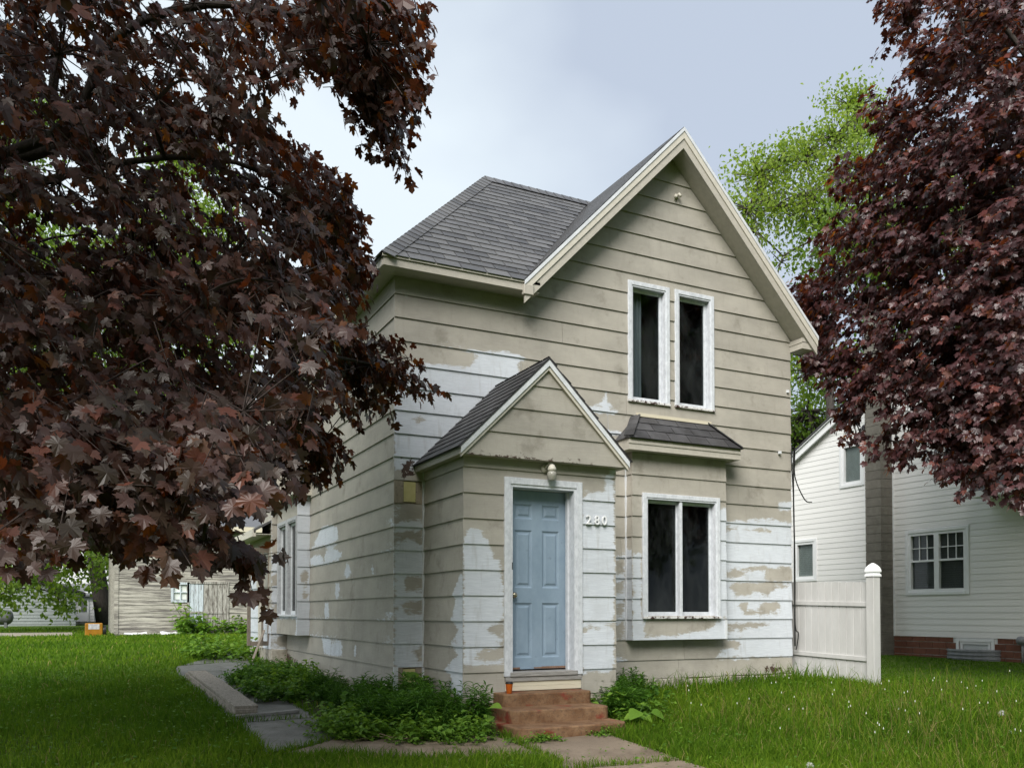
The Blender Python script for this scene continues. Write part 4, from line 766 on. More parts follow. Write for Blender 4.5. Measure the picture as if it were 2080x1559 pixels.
# chimney of concrete blocks
ch = MB(); ch.box(11.64, 12.0, 2.94, 3.32, .3, 8.2); ch = ch.build('chimney', M['mortar'], nb)
bl = MB(); bl.box(11.63, 12.0, 2.93, 3.33, .004, .184); blm = bl.mesh('block', M['cmu'])
for k in range(42):
    o = link('block', blm, ch); o.location = (0, 0, .32+k*.19); o.matrix_parent_inverse = wmat(ch).inverted()
# windows
def vinyl_window(o, cols, grid, label, blind='blind'):
    a0, a1, z0, z1 = o; pl = NP; mb = MB(); c = .07
    pl.box(mb, a0, a0+c, 0, .035, z0, z1); pl.box(mb, a1-c, a1, 0, .035, z0, z1); pl.box(mb, a0+c, a1-c, 0, .034, z1-c, z1); pl.box(mb, a0+c, a1-c, 0, .04, z0, z0+c)
    w_ = mb.build('window', M['vinyl_trim'], nb, bevel=.006); w_['label'] = label
    s0, s1 = a0+c, a1-c; wd = (s1-s0)/cols
    for k in range(cols):
        p, q = s0+k*wd, s0+(k+1)*wd; zb, zt = z0+c, z1-c; mb = MB(); f = .055
        pl.box(mb, p, p+f, -.06, .02, zb, zt); pl.box(mb, q-f, q, -.06, .02, zb, zt); pl.box(mb, p+f, q-f, -.06, .018, zt-f, zt); pl.box(mb, p+f, q-f, -.06, .018, zb, zb+f)
        zm = zb+(zt-zb)*.52
        if grid:
            pl.box(mb, p+f, q-f, -.05, .014, zm-.02, zm+.02)
            for t in (1/3, 2/3): x = p+f+(q-p-2*f)*t; pl.box(mb, x-.008, x+.008, -.03, -.012, zm+.02, zt-f)
            zq = (zm+zt-f)/2; pl.box(mb, p+f, q-f, -.031, -.011, zq-.008, zq+.008)
        mb.build('sash', M['vinyl_trim'], w_)
        mb = MB(); pl.box(mb, p+f, q-f, -.042, -.036, zb+f, zt-f); mb.build('pane', M['glass_clean'], w_)
        mb = MB(); n = int((zt-zb)/.045)
        for i in range(n): zz = zb+i*.045; mb.add([pl.p(p+.02, -.068, zz), pl.p(q-.02, -.068, zz), pl.p(q-.02, -.055, zz+.042), pl.p(p+.02, -.055, zz+.042)], [(0, 1, 2, 3)])
        mb.build('blind', M[blind], w_)
    mb = MB(); A = [pl.p(a, -n_, z) for n_ in (.07, .8) for a, z in ((a0+.06, z0+.06), (a1-.06, z0+.06), (a1-.06, z1-.06), (a0+.06, z1-.06))]
    mb.add(A, [(4, 5, 6, 7), (0, 4, 7, 3), (1, 2, 6, 5), (3, 7, 6, 2), (0, 1, 5, 4)]); mb.build('room_interior', M['dark_room'], w_)
vinyl_window(NW[0], 2, True, 'double sash window with gridded upper panes', 'blind_dark'); vinyl_window(NW[1], 1, False, 'small window with pale green blind'); vinyl_window(NW[2], 1, False, 'upstairs window half hidden by leaves', 'blind')
mb = MB(); NP.box(mb, .69, .75, -.02, .03, .70, 1.01); NP.box(mb, 1.42, 1.48, -.02, .03, .70, 1.01); NP.box(mb, .75, 1.42, -.02, .028, .95, 1.01); NP.box(mb, .77, .82, -.02, .015, .70, .95); NP.box(mb, 1.35, 1.40, -.02, .015, .7, .95); NP.box(mb, .82, 1.35, -.02, .015, .90, .95); bwn = mb.build('basement_window', M['vinyl_trim'], nb)
mb = MB(); NP.box(mb, .82, 1.35, -.01, -.004, .70, .90); mb.build('pane', M['glass'], bwn)
mb = MB(); NP.box(mb, .8, 1.38, -.06, -.03, .66, .93); mb.build('dark_back', M['blind_dark'], bwn)
wl = MB(); n = 22; vs = []
zz_ = [.50, .62, .63, .645, .655, .69, .70, .715, .725, .76, .77, .785, .81]; rr_ = [0, 0, .018, .018, 0, 0, .018, .018, 0, 0, .018, .018, .012]
for k in range(n+1):
    a = math.pi*k/n
    for z, dr in zip(zz_, rr_): r = .30+dr; vs.append(NP.p(1.10-.53*math.cos(a)*(1+dr), .02+r*math.sin(a), z))
m_ = len(zz_); wl.add(vs, [(k*m_+i, k*m_+i+1, (k+1)*m_+i+1, (k+1)*m_+i) for k in range(n) for i in range(m_-1)]); well = wl.build('window_well', M['galvanised'], None)
tag(well, 'corrugated grey metal window well in front of the basement window', 'window well')
mb = MB(); mb.tube([(11.93, .08, 1.0), (11.80, .08, 1.0)], .075, 16); mb.tube([(11.88, .08, .97), (11.88, .08, .55)], .02, 8); gm = mb.build('gas_meter', M['galvanised'], None, smooth=True); tag(gm, 'round grey utility meter on the brick base of the white house', 'meter')
hd_ = MB(); slab4(hd_, [(11.35, -2.6, 3.74), (12.0, -2.6, 4.2), (12.0, .74, 4.2), (11.35, .74, 3.74)][::-1], .03); hd_ = hd_.build('side_hood', M['shingle_dark'], nb)
mb = MB(); mb.box(11.33, 11.39, -2.6, .76, 3.62, 3.73); mb.box(11.39, 11.99, -2.6, .75, 3.63, 3.645); mb.add([(11.35, .75, 3.65), (11.99, .75, 3.65), (11.99, .75, 4.18), (11.35, .75, 3.74)], [(0, 1, 2, 3), (3, 2, 1, 0)]); mb.build('hood_gutter', M['vinyl_trim'], nb)

# ------------------------------------------------------------------ barn and the far yard
BYD = 25.4; BP = PL((0, BYD, 0), (1, 0, 0), (0, -1, 0))
barn = empty('old_barn', (0, BYD, g(0, BYD)), 'old barn with peeling horizontal boards and a weathered plank door', 'barn')
q = lambda u, v: BP.px(u, v)
def brect(u0, v0, u1, v1): a, b = q(u0, v0), q(u1, v1); return (a[0], b[0], b[1], a[1])
bwd = brect(220+735/5.774, 1040+818/5.774, 220+955/5.774, 1040+1055/5.774); bdr = brect(220+950/5.774, 1040+835/5.774, 220+1385/5.774, 1040+1445/5.774)
BX0, BX1 = q(233, 1250)[0], 4.6; BZ0, BZ1 = g(0, BYD)-.2, 4.75
bhs = [(bwd[0]+.05, bwd[1]-.05, bwd[2]+.05, bwd[3]-.05), (bdr[0], bdr[1], bdr[2]-.3, bdr[3])]
bwall = backing(barn, 'front_wall', BP, [(BX0, BX1, BZ0, BZ1)], bhs, 'weathered_wood')
for k in range(int((BZ1-BZ0)/.146)+1):
    z0 = BZ0+k*.146; siding(bwall, BP, z0, min(z0+.146, BZ1), lambda z: BX0+.12, lambda z: BX1, bhs, (), (), lines=(), mat='barn_board', gs=30, nb=.022+random.uniform(-.004, .006), ntp=.004, rows=1, name='clapboard')
mb = MB(); BP.box(mb, BX0-.02, BX0+.12, 0, .04, BZ0, BZ1); mb.build('corner_board', M['barn_board'], barn)
wn = MB(); a0, a1, z0, z1 = bwd; f = .09
for t in ((a0, a0+f, z0, z1), (a1-f, a1, z0, z1), (a0+f, a1-f, z1-f, z1), (a0+f, a1-f, z0, z0+f)): BP.box(wn, t[0], t[1], 0, .05, t[2], t[3])
BP.box(wn, (a0+a1)/2-.02, (a0+a1)/2+.02, -.02, .03, z0+f, z1-f); BP.box(wn, a0+f, a1-f, -.02, .028, (z0+z1)/2-.02, (z0+z1)/2+.02); wn = wn.build('window', M['barn_door_blue'], barn)
for i in (0, 1):
    for j in (0, 1):
        mb = MB(); A0 = a0+f+(a1-a0-2*f)*i/2; Z0 = z0+f+(z1-z0-2*f)*j/2; BP.box(mb, A0+.02, A0+(a1-a0-2*f)/2-.02, -.03, -.02, Z0+.02, Z0+(z1-z0-2*f)/2-.02); mb.build('pane', M['blind'], wn)
dr = MB(); BP.box(dr, bdr[0], bdr[1], -.05, -.02, bdr[2]-.2, bdr[3]); dr = dr.build('door', M['weathered_wood'], barn)
npk = 8; wp = (bdr[1]-bdr[0])/npk
for k in range(npk):
    mb = MB(); BP.box(mb, bdr[0]+k*wp+.008, bdr[0]+(k+1)*wp-.008, -.02, .02+random.uniform(0, .012), bdr[2]-.12+random.uniform(0, .08), bdr[3]-.01); mb.build('door_plank', M['barn_door_blue' if k < 3 else 'barn_door_paint'], dr)
mb = MB(); zmid = bdr[2]+(bdr[3]-bdr[2])*.45; BP.box(mb, bdr[0], bdr[1], .03, .05, zmid-.04, zmid+.04); BP.box(mb, bdr[0]-.08, bdr[0], 0, .05, bdr[2]-.2, bdr[3]); BP.box(mb, bdr[1], bdr[1]+.08, 0, .05, bdr[2]-.2, bdr[3]); BP.box(mb, bdr[0]-.08, bdr[1]+.08, 0, .05, bdr[3], bdr[3]+.09); mb.build('door_batten', M['barn_door_paint'], dr)
mb = MB(); slab4(mb, [(BX0-.3, BYD-.4, BZ1+.1), (BX1+.3, BYD-.4, BZ1+.1), (BX1+.3, BYD+4, BZ1+3.4), (BX0-.3, BYD+4, BZ1+3.4)], .06); slab4(mb, [(BX0-.3, BYD+4, BZ1+3.4), (BX1+.3, BYD+4, BZ1+3.4), (BX1+.3, BYD+8.4, BZ1), (BX0-.3, BYD+8.4, BZ1)], .06); brf = mb.build('roof', M['shingle_pale'], barn)
mb = MB(); mb.box(BX0-.3, BX1+.3, BYD-.42, BYD-.38, BZ1-.1, BZ1+.09); mb.build('eave_board', M['cream_panel'], barn)
mb = MB(); mb.box(BX0, BX0+.05, BYD+.05, BYD+8, BZ0, BZ1); mb.box(BX0, BX1, BYD+7.95, BYD+8, BZ0, BZ1); mb.box(BX1-.05, BX1, BYD+.05, BYD+7.94, BZ0, BZ1)
mb.add([(BX0+.02, BYD, BZ1), (BX0+.02, BYD+8, BZ1), (BX0+.02, BYD+4, BZ1+3.2)], [(0, 1, 2), (2, 1, 0)]); mb.build('side_walls', M['barn_board'], barn)
for k, (x, s) in enumerate(((-1.5, .5), (-.35, .35), (.1, .4))):
    mb = MB(); z = g(x, BYD-.3); n = 7; vs = []
    for i in range(n):
        for j in range(3): vs.append((x+s*(i/(n-1)-.5)*1.6+random.uniform(-.04, .04), BYD-.32+.2*(j/2-.5)+random.uniform(-.03, .03), z+.02+(.07 if j == 1 else 0)+random.uniform(0, .06)))
    mb.add(vs, [(i*3+j, i*3+3+j, i*3+4+j, i*3+1+j) for i in range(n-1) for j in range(2)]); o = mb.build('crumpled_sheet', M['litter'], None, smooth=True); tag(o, 'crumpled white sheet lying in the grass along the barn wall', 'litter', 'white litter along the barn wall')
# yellow machine box
P = onG(191, 1291); mc = empty('machine_box', (P[0], P[1], P[2]), 'orange-yellow machine cabinet with a grey label and black wheel on the lawn', 'machine')
mb = MB(); mb.box(P[0]-.30, P[0]+.28, P[1]-.2, P[1]+.25, P[2]-.02, P[2]+.47); mb.build('cabinet', M['machine_yellow'], mc, bevel=.03)
mb = MB(); mb.box(P[0]-.19, P[0]+.17, P[1]-.206, P[1]-.199, P[2]+.25, P[2]+.44); mb.build('label_plate', M['label_grey'], mc)
mb = MB(); mb.tube([(P[0]+.29, P[1], P[2]+.19), (P[0]+.40, P[1], P[2]+.19)], .2, 18); mb.build('wheel', M['black_plastic'], mc, bevel=.02)
# garage, far house, tank, chair
GYD = 45.5; GPp = PL((0, GYD, 0), (1, 0, 0), (0, -1, 0)); gx1 = GPp.px(154, 1240)[0]; gz0 = g(-8, GYD)-.1; gz1 = GPp.px(154, 1200)[1]
gar = empty('garage', (-8, GYD, gz0), 'low grey-sided garage behind the gravel drive', 'garage')
gpk = gx1-5.6; gzp = gz1+1.95
gw = backing(gar, 'front_wall', GPp, [(gx1-11.2, gx1, gz0, gz1)], [], 'garage_siding_shaded'); mb = MB(); mb.add([GPp.p(gx1-11.2, 0, gz1), GPp.p(gx1, 0, gz1), GPp.p(gpk, 0, gzp)], [(0, 1, 2)]); mb.box(gx1-.05, gx1, GYD+.05, GYD+7, gz0, gz1); mb.build('walls', M['garage_siding_shaded'], gar)
mb = MB(); k = 0
while gz0+k*.18 < gzp-.2:
    z = gz0+k*.18; a = gx1 if z < gz1 else gpk+(gzp-z)*(5.6/1.95); b = gx1-11.2 if z < gz1 else gpk-(gzp-z)*(5.6/1.95)
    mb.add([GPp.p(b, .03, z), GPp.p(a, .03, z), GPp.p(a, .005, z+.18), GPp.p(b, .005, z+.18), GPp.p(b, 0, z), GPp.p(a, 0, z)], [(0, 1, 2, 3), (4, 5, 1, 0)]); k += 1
tag(mb.build('siding_boards', M['garage_siding_shaded'], gw), kind='stuff')
mb = MB(); slab4(mb, [(gpk, GYD-.4, gzp+.1), (gpk, GYD+7.4, gzp+.1), (gx1+.5, GYD+7.4, gz1-.08), (gx1+.5, GYD-.4, gz1-.08)][::-1], .12); slab4(mb, [(gpk, GYD-.4, gzp+.1), (gx1-11.7, GYD-.4, gz1-.08), (gx1-11.7, GYD+7.4, gz1-.08), (gpk, GYD+7.4, gzp+.1)][::-1], .12); mb.build('roof', M['shingle_dark'], gar)
HYD = 54.; HP = PL((0, HYD, 0), (1, 0, 0), (0, -1, 0)); hz0 = g(0, HYD)-.1
fh = empty('far_house', (-3, HYD, hz0), 'bright white clapboard house with a white storm door behind the barn', 'house')
hx0, hx1 = HP.px(120, 1240)[0], HP.px(300, 1240)[0]; hzt = HP.px(180, 1206)[1]
hw = backing(fh, 'front_wall', HP, [(hx0, hx1, hz0, hzt)], [], 'far_white'); mb = MB(); k = 0
while hz0+k*.2 < hzt: z = hz0+k*.2; mb.add([HP.p(hx0, .03, z), HP.p(hx1, .03, z), HP.p(hx1, .005, z+.2), HP.p(hx0, .005, z+.2), HP.p(hx0, 0, z), HP.p(hx1, 0, z)], [(0, 1, 2, 3), (4, 5, 1, 0)]); k += 1
tag(mb.build('siding_boards', M['far_white'], hw), kind='stuff')
mb = MB(); slab4(mb, [(hx0, HYD-.4, hzt-.05), (hx1, HYD-.4, hzt-.05), (hx1, HYD+2, hzt+.75), (hx0, HYD+2, hzt+.75)], .1); mb.build('porch_roof', M['shingle_pale'], fh)
mb = MB(); mb.box(hx0-1, hx1+1, HYD+2, HYD+9, hz0, hz0+6.2); mb.add([(hx0-1, HYD+2, hz0+6.2), (hx1+1, HYD+2, hz0+6.2), ((hx0+hx1)/2, HYD+2, hz0+8.6)], [(0, 1, 2)]); mb.build('upper_wall', M['far_white'], fh)
d0, d1 = HP.px(159, 1214), HP.px(180, 1261); mb = MB(); HP.box(mb, d0[0], d1[0], 0, .08, d1[1], d0[1]); fd = mb.build('storm_door', M['vinyl_trim'], fh)
mb = MB(); HP.box(mb, d0[0]+.17, d1[0]-.12, .08, .10, d1[1]+.62, d0[1]-.12); mb.build('door_glass', M['blind_dark'], fd)
mb = MB(); x, y_, z = HP.px(162, 1264)[0], HYD-.6, hz0; mb.box(x-.5, x+2.2, HYD-1.2, HYD-.05, hz0, hz0+.25); mb.build('stoop', M['foundation'], fh)
cx0 = HP.px(199, 1260)[0]; cz = hz0+.25; chr_ = empty('lawn_chair', (cx0, HYD-.6, cz), 'white plastic lawn chair on the stoop of the far white house', 'chair')
mb = MB(); mb.box(cx0-.25, cx0+.25, HYD-.85, HYD-.4, cz+.40, cz+.44); mb.build('seat', M['vinyl_trim'], chr_)
mb = MB(); mb.box(cx0-.25, cx0+.25, HYD-.42, HYD-.38, cz+.42, cz+.9); mb.build('backrest', M['vinyl_trim'], chr_)
for a in (-.23, .19):
    for b in (-.84, -.44): mb = MB(); mb.box(cx0+a, cx0+a+.04, HYD+b, HYD+b+.04, cz, cz+.41); mb.build('leg', M['vinyl_trim'], chr_)
P = at(-2, 1259, 43.5); tk = empty('propane_tank', (P[0], P[1], g(P[0], P[1])), 'dark grey propane tank lying in front of the grey garage', 'tank'); zt = g(P[0], P[1])
ax = np.array([1., 0, 0]); mb = MB(); pr = [(-1.35, .02), (-1.3, .2), (-1.15, .33), (-.95, .38), (.35, .38), (.5, .33), (.6, .2), (.64, .02)]; mb.tube([(P[0]+a, P[1], zt+.52) for a, r in pr], [r for a, r in pr], 18); mb.build('tank_body', M['tank_grey'], tk, smooth=True)
for a in (-.9, .3): mb = MB(); mb.box(P[0]+a-.06, P[0]+a+.06, P[1]-.3, P[1]+.3, zt-.05, zt+.25); mb.build('leg', M['tank_grey'], tk)
P = onG(95, 1268); mb = MB(); mb.box(P[0]-.45, P[0]+.4, P[1]-.2, P[1]+.2, P[2]+.18, P[2]+.42); mb.box(P[0]-.4, P[0]-.3, P[1]-.15, P[1]+.15, P[2]-.03, P[2]+.18); mb.box(P[0]+.2, P[0]+.3, P[1]-.15, P[1]+.15, P[2]-.03, P[2]+.18); tag(mb.build('dark_trough', M['black_plastic'], None, bevel=.02), 'low dark trough standing against the grey garage wall', 'trough')
#PART4
# ------------------------------------------------------------------ leaves and trees
HALF = [(.03, 0), (.20, -.12), (.30, -.03), (.48, .0), (.40, .14), (.44, .22), (.62, .33), (.57, .42), (.72, .60), (.50, .57), (.40, .64), (.25, .47), (.23, .66), (.30, .76), (.14, .82), (0, 1.02)]
def maple_leaf(fold, curl, lod=0):
    h = HALF if lod == 0 else [HALF[i] for i in (0, 1, 3, 5, 8, 11, 13, 15)]
    out = h + [(-x, y) for x, y in h[-2::-1]]
    V = [(0, .32)] + out
    A = np.array([(x, y, fold*abs(x)*.55 - curl*(x*x+(y-.32)**2)*.45) for x, y in V]); n = len(out)
    return A, np.array([(0, 1+i, 1+(i+1) % n) for i in range(n)])
def ovate(n=4, wd=.42):
    V = [(0, 0, 0)]
    for k in range(1, n): t = k/n; w_ = wd*math.sin(math.pi*t**.8)*.5*1.1; z = -.25*t*t; V += [(-w_, t, z+.35*w_), (0, t, z), (w_, t, z+.35*w_)]
    V.append((0, 1, -.25)); f = [(0, 2, 1), (0, 3, 2)]
    for k in range(n-2):
        a = 1+3*k; f += [(a, a+1, a+4), (a, a+4, a+3), (a+1, a+2, a+5), (a+1, a+5, a+4)]
    a = 1+3*(n-2); f += [(a, a+1, a+3), (a+1, a+2, a+3)]
    return np.array(V), np.array(f)
def frames(tip, nrm):
    """rotation matrices with columns (x, tip, normal)"""
    t = tip/np.linalg.norm(tip, axis=1, keepdims=True); n = nrm-(nrm*t).sum(1, keepdims=True)*t; n /= np.linalg.norm(n, axis=1, keepdims=True)+1e-9
    return np.stack([np.cross(t, n), t, n], axis=2)
def scatter(tmpl, Fc, Rm, pos, sc, rnd, x_sc=None):
    T = np.repeat(tmpl[None], len(pos), 0)
    if x_sc is not None: T = T*np.c_[x_sc, np.ones(len(pos)), np.ones(len(pos))][:, None, :]
    V = np.einsum('nij,nvj->nvi', Rm, T)*sc[:, None, None]+pos[:, None, :]
    nv = len(tmpl); Fo = (Fc[None]+np.arange(len(pos))[:, None, None]*nv)
    return V.reshape(-1, 3), Fo.reshape(-1, 3), np.repeat(rnd, nv)
class Acc:
    def __init__(s): s.V = []; s.F = []; s.r = []; s.n = 0
    def add(s, V, Fc, r): s.V.append(V); s.F.append(Fc+s.n); s.r.append(r); s.n += len(V)
    def mesh(s, name, mat): return np_mesh(name, np.concatenate(s.V), np.concatenate(s.F), mat, {'rnd': np.concatenate(s.r)})
def tubes_np(segs, n=3):
    """many thin tapered tubes: (a, b, ra, rb)"""
    A = np.array([s[0] for s in segs]); B = np.array([s[1] for s in segs]); ra = np.array([s[2] for s in segs]); rb = np.array([s[3] for s in segs])
    d = B-A; d /= np.linalg.norm(d, axis=1, keepdims=True)+1e-9; ref = np.where(np.abs(d[:, 2:]) < .9, [[0, 0, 1.]], [[1., 0, 0]]); x = np.cross(d, ref); x /= np.linalg.norm(x, axis=1, keepdims=True); y = np.cross(d, x)
    th = 2*np.pi*np.arange(n)/n; V = []
    for P, r in ((A, ra), (B, rb)):
        V.append(P[:, None]+r[:, None, None]*(x[:, None]*np.cos(th)[None, :, None]+y[:, None]*np.sin(th)[None, :, None]))
    V = np.concatenate(V, 1); N_ = len(A); base = np.arange(N_)[:, None]*2*n; F_ = []
    for k in range(n): F_.append(np.stack([base[:, 0]+k, base[:, 0]+(k+1) % n, base[:, 0]+n+(k+1) % n, base[:, 0]+n+k], 1))
    return V.reshape(-1, 3), np.concatenate(F_)
def inpoly(P, poly): return sdist(P, poly) > 0
def sample_poly(poly, n):
    poly = np.array(poly, float); lo, hi = poly.min(0), poly.max(0); out = np.zeros((0, 2))
    while len(out) < n: q = lo+R.rand(n*3, 2)*(hi-lo); out = np.r_[out, q[inpoly(q, poly)]]
    return out[:n]
def curve(a, b, bow, n=6):
    a, b = np.array(a, float), np.array(b, float); return [a+(b-a)*t+np.array(bow)*math.sin(math.pi*t) for t in np.linspace(0, 1, n)]
def maple_tree(name, label, trunk, crown_c, regions, ellip, limbs, reject, size=(.062, .108), per=15, outsprays=500, group=None, sfx=''):
    root = empty(name, (trunk[0], trunk[1], g(*trunk)), label, 'tree', group)
    cc = np.array(crown_c); sp = []; inframe = []
    for poly, n, (d0, d1), sz in regions:
        uv = sample_poly(poly, n); dd = (d0**3+R.rand(n)*(d1**3-d0**3))**(1/3)
        for (u, v), d in zip(uv, dd):
            P = at(u, v, d)
            if not reject(P): sp.append(np.r_[P, sz]); inframe.append(True)
    k = 0; c_, r_ = np.array(ellip[0]), np.array(ellip[1])
    while k < outsprays:
        q = R.randn(3); q = q/np.linalg.norm(q)*(R.rand()**.45); P = c_+q*r_; u, v, d = proj(P)
        if d > .3 and -25 < u < 2105 and -25 < v < 1580: k += .15; continue
        if d < 1.2 or P[2] < 2.1 or reject(P): k += .15; continue
        sp.append(np.r_[P, 1.35]); inframe.append(False); k += 1  # out-of-view sprays with oversized leaves, added to thicken the crown's shade
    sp = np.array(sp); inframe = np.array(inframe); S = sp[:, :3]; ns = len(S)
    # skeleton: limbs (given), clusters joined to limbs, sprays joined to clusters
    segs = []; nodes = []
    tb = MB(); base = np.array([trunk[0], trunk[1], g(*trunk)-.2]); top = np.array([trunk[0], trunk[1], 0])+np.array([0, 0, ellip[0][2]+1.0])
    tp = curve(base, top, (.15, -.1, 0), 8); tb.tube(tp, list(np.linspace(.24, .10, 8)), 12); tr = tb.build('trunk', M['bark'], root, smooth=True)
    nodes += tp[3:]
    for a_t, pts, r0, r1 in limbs:
        P = [tp[a_t]]+[np.array(p) for p in pts]; sm = []
        for i in range(len(P)-1):
            for t in (0, .33, .66): 
                a, b, c, d = P[max(i-1, 0)], P[i], P[i+1], P[min(i+2, len(P)-1)]; sm.append(.5*((2*b)+(-a+c)*t+(2*a-5*b+4*c-d)*t*t+(-a+3*b-3*c+d)*t**3))
        sm.append(P[-1]); mb = MB(); mb.tube(sm, list(np.linspace(r0, r1, len(sm))), 8); mb.build('limb', M['bark'], root, smooth=True); nodes += sm[2:]
    nodes = np.array(nodes)
    nk = max(20, ns//14); idx = R.choice(ns, nk, False); K = S[idx].copy()
    for it in range(4):
        D = ((S[:, None]-K[None])**2).sum(2); lab = D.argmin(1)
        for j in range(nk):
            if (lab == j).any(): K[j] = S[lab == j].mean(0)
    order = np.argsort(((K-cc)**2).sum(1)); done = list(nodes)
    for j in order:
        A = np.array(done); vec = K[j]-A; cost = (vec**2).sum(1)**.5; a = A[cost.argmin()]; b = K[j]-(K[j]-a)*.12
        L_ = np.linalg.norm(b-a); c = curve(a, b, R.randn(3)*.06*L_+np.array([0, 0, .08*L_]), 5); rr = np.linspace(.012+.014*min(1, L_/2.), .008, 5)
        for i in range(4): segs.append((c[i], c[i+1], rr[i], rr[i+1]))
        done.append(b); 
        if L_ > .8: done.append(c[2])
        for i in np.where(lab == j)[0]:
            o = S[i]-b; o = o/(np.linalg.norm(o)+1e-6); segs.append((b, S[i], .006, .004))
    V, Fq = tubes_np(segs, 4); tag(link('branches', np_mesh('branches', V, Fq, M['twig']), root), kind='stuff')
    # leaves: pairs along a drooping twig
    out = S-cc; out[:, 2] *= .5; out /= np.linalg.norm(out, axis=1, keepdims=True)+1e-9
    P_, T_, N_, Z_, Fr = [], [], [], [], []; tw = []
    for i in range(ns):
        d = out[i]*.8+R.randn(3)*.45+np.array([0, 0, -.35]); d /= np.linalg.norm(d); ln = R.uniform(.28, .46)*(.8+.2*sp[i, 3]); p0 = S[i]-d*ln*.5; p1 = S[i]+d*ln*.5+np.array([0, 0, -.06])
        tw.append((p0, p1, .004, .002)); side = np.cross(d, [0, 0, 1]); side /= np.linalg.norm(side)+1e-6
        for k in range(per):
            t = (k//2+.5)/(per/2); sgn = 1 if k % 2 else -1; pet = side*sgn*R.uniform(.5, 1)+d*R.uniform(.1, .7)+np.array([0, 0, R.uniform(-.25, .35)])+R.randn(3)*.25; pet /= np.linalg.norm(pet)
            q = p0+(p1-p0)*t+pet*R.uniform(.03, .09); tip = pet*.55+np.array([0, 0, -R.uniform(.45, 1.2)])+out[i]*.25+R.randn(3)*.25
            nm = out[i]*R.uniform(.3, 1.)+np.array([0, 0, R.uniform(.25, 1.)])+R.randn(3)*.42
            P_.append(q); T_.append(tip); N_.append(nm); Z_.append(R.uniform(*size)*sp[i, 3]*(1 if R.rand() > .12 else .6)); Fr.append(inframe[i])
    V, Fq = tubes_np(tw, 3); tag(link('twigs', np_mesh('twigs', V, Fq, M['twig']), root), kind='stuff')
    P_ = np.array(P_); T_ = np.array(T_); N_ = np.array(N_); Z_ = np.array(Z_); Fr = np.array(Fr); Rm = frames(T_, N_); n = len(P_)
    rnd = np.clip(R.beta(2.0, 2.4, n)+.12*(R.rand(n)-.5), 0, 1); hot = R.rand(n) < .05; rnd[hot] = R.uniform(.85, 1, hot.sum())
    pu = np.array([proj(p) for p in P_[Fr]]); cand = np.where(Fr)[0]; vis = (pu[:, 0] > 0) & (pu[:, 0] < 2080) & (pu[:, 1] > 0) & (pu[:, 1] < 1300)
    app = np.where(vis, Z_[cand]/pu[:, 2], 0); near = cand[np.argsort(-app)[:300]]; single = np.zeros(n, bool); single[near] = True
    var = [maple_leaf(f, c) for f, c in ((.1, .35), (.35, .5), (.6, .3), (.25, .9), (-.2, .6))]; var2 = [maple_leaf(f, c, 1) for f, c in ((.2, .4), (.5, .6))]
    acc = Acc(); kind = R.randint(0, 5, n)
    big = np.zeros(n, bool); big[cand[np.argsort(-app)[:int(len(cand)*.30)]]] = True
    for k in range(5):
        m_ = (kind == k) & big & ~single; acc.add(*scatter(var[k][0], var[k][1], Rm[m_], P_[m_], Z_[m_], rnd[m_]))
    for k in range(2):
        m_ = (kind % 2 == k) & ~big; 
        if m_.any(): acc.add(*scatter(var2[k][0], var2[k][1], Rm[m_], P_[m_], Z_[m_], rnd[m_]))
    cro = link('crown', acc.mesh('crown', M['maple_mass'+sfx]), root); tag(cro, kind='stuff')
    lm = [np_mesh('leaf', a, f, M['maple_leaf'+sfx]) for a, f in var]
    inv = wmat(root).inverted()
    for i in near:
        o = bpy.data.objects.new('leaf', lm[kind[i]]); COL.objects.link(o); o.parent = root; o.matrix_parent_inverse = inv
        m4 = Matrix([list(Rm[i][r]*Z_[i])+[P_[i][r]] for r in range(3)]+[[0, 0, 0, 1]]); o.matrix_basis = m4
    return root
def rej_left(P):
    x, y, z = P
    if x > -.5 and y > -.55 and z < 8.6: return True
    if x > -.1 and y > -1.75 and z < 4.6 and y < .2: return True
    return np.linalg.norm(P-CAM) < 3.2
RL = [
 ([(-20,-20),(690,-20),(720,60),(640,110),(560,190),(520,240),(600,290),(690,380),(720,450),(650,600),(500,640),(-20,640)], 542, (5.6, 9.0), .95),
 ([(-20,520),(620,520),(690,600),(680,820),(560,880),(480,960),(-20,960)], 376, (4.9, 8.8), 1.0),
 ([(-20,820),(560,820),(540,930),(460,1010),(440,1070),(400,1110),(330,1100),(250,1090),(180,1060),(120,1080),(-20,1100)], 210, (4.2, 6.4), 1.05),
 ([(560,-20),(840,-20),(850,90),(845,170),(820,215),(760,200),(700,180),(640,110)], 105, (5.8, 7.3), .95),
 ([(690,150),(790,195),(800,300),(775,310),(740,240)], 24, (6.0, 6.8), .9),
 ([(600,290),(700,380),(725,450),(740,560),(730,600),(640,600),(560,400)], 96, (7.0, 9.0), .95),
 ([(690,640),(800,690),(870,760),(890,785),(850,775),(790,800),(730,830),(690,860)], 59, (8.4, 9.4), .95),
 ([(560,860),(690,850),(680,900),(640,960),(580,980)], 38, (8.0, 8.8), .95),
 ([(440,1060),(475,1080),(505,1150),(515,1180),(490,1180),(450,1120)], 5, (4.7, 5.0), 1.0),
 ([(650,470),(780,475),(800,490),(760,500),(690,520)], 14, (13.0, 13.6), 1.0)]
TL = (-5.6, -.4)
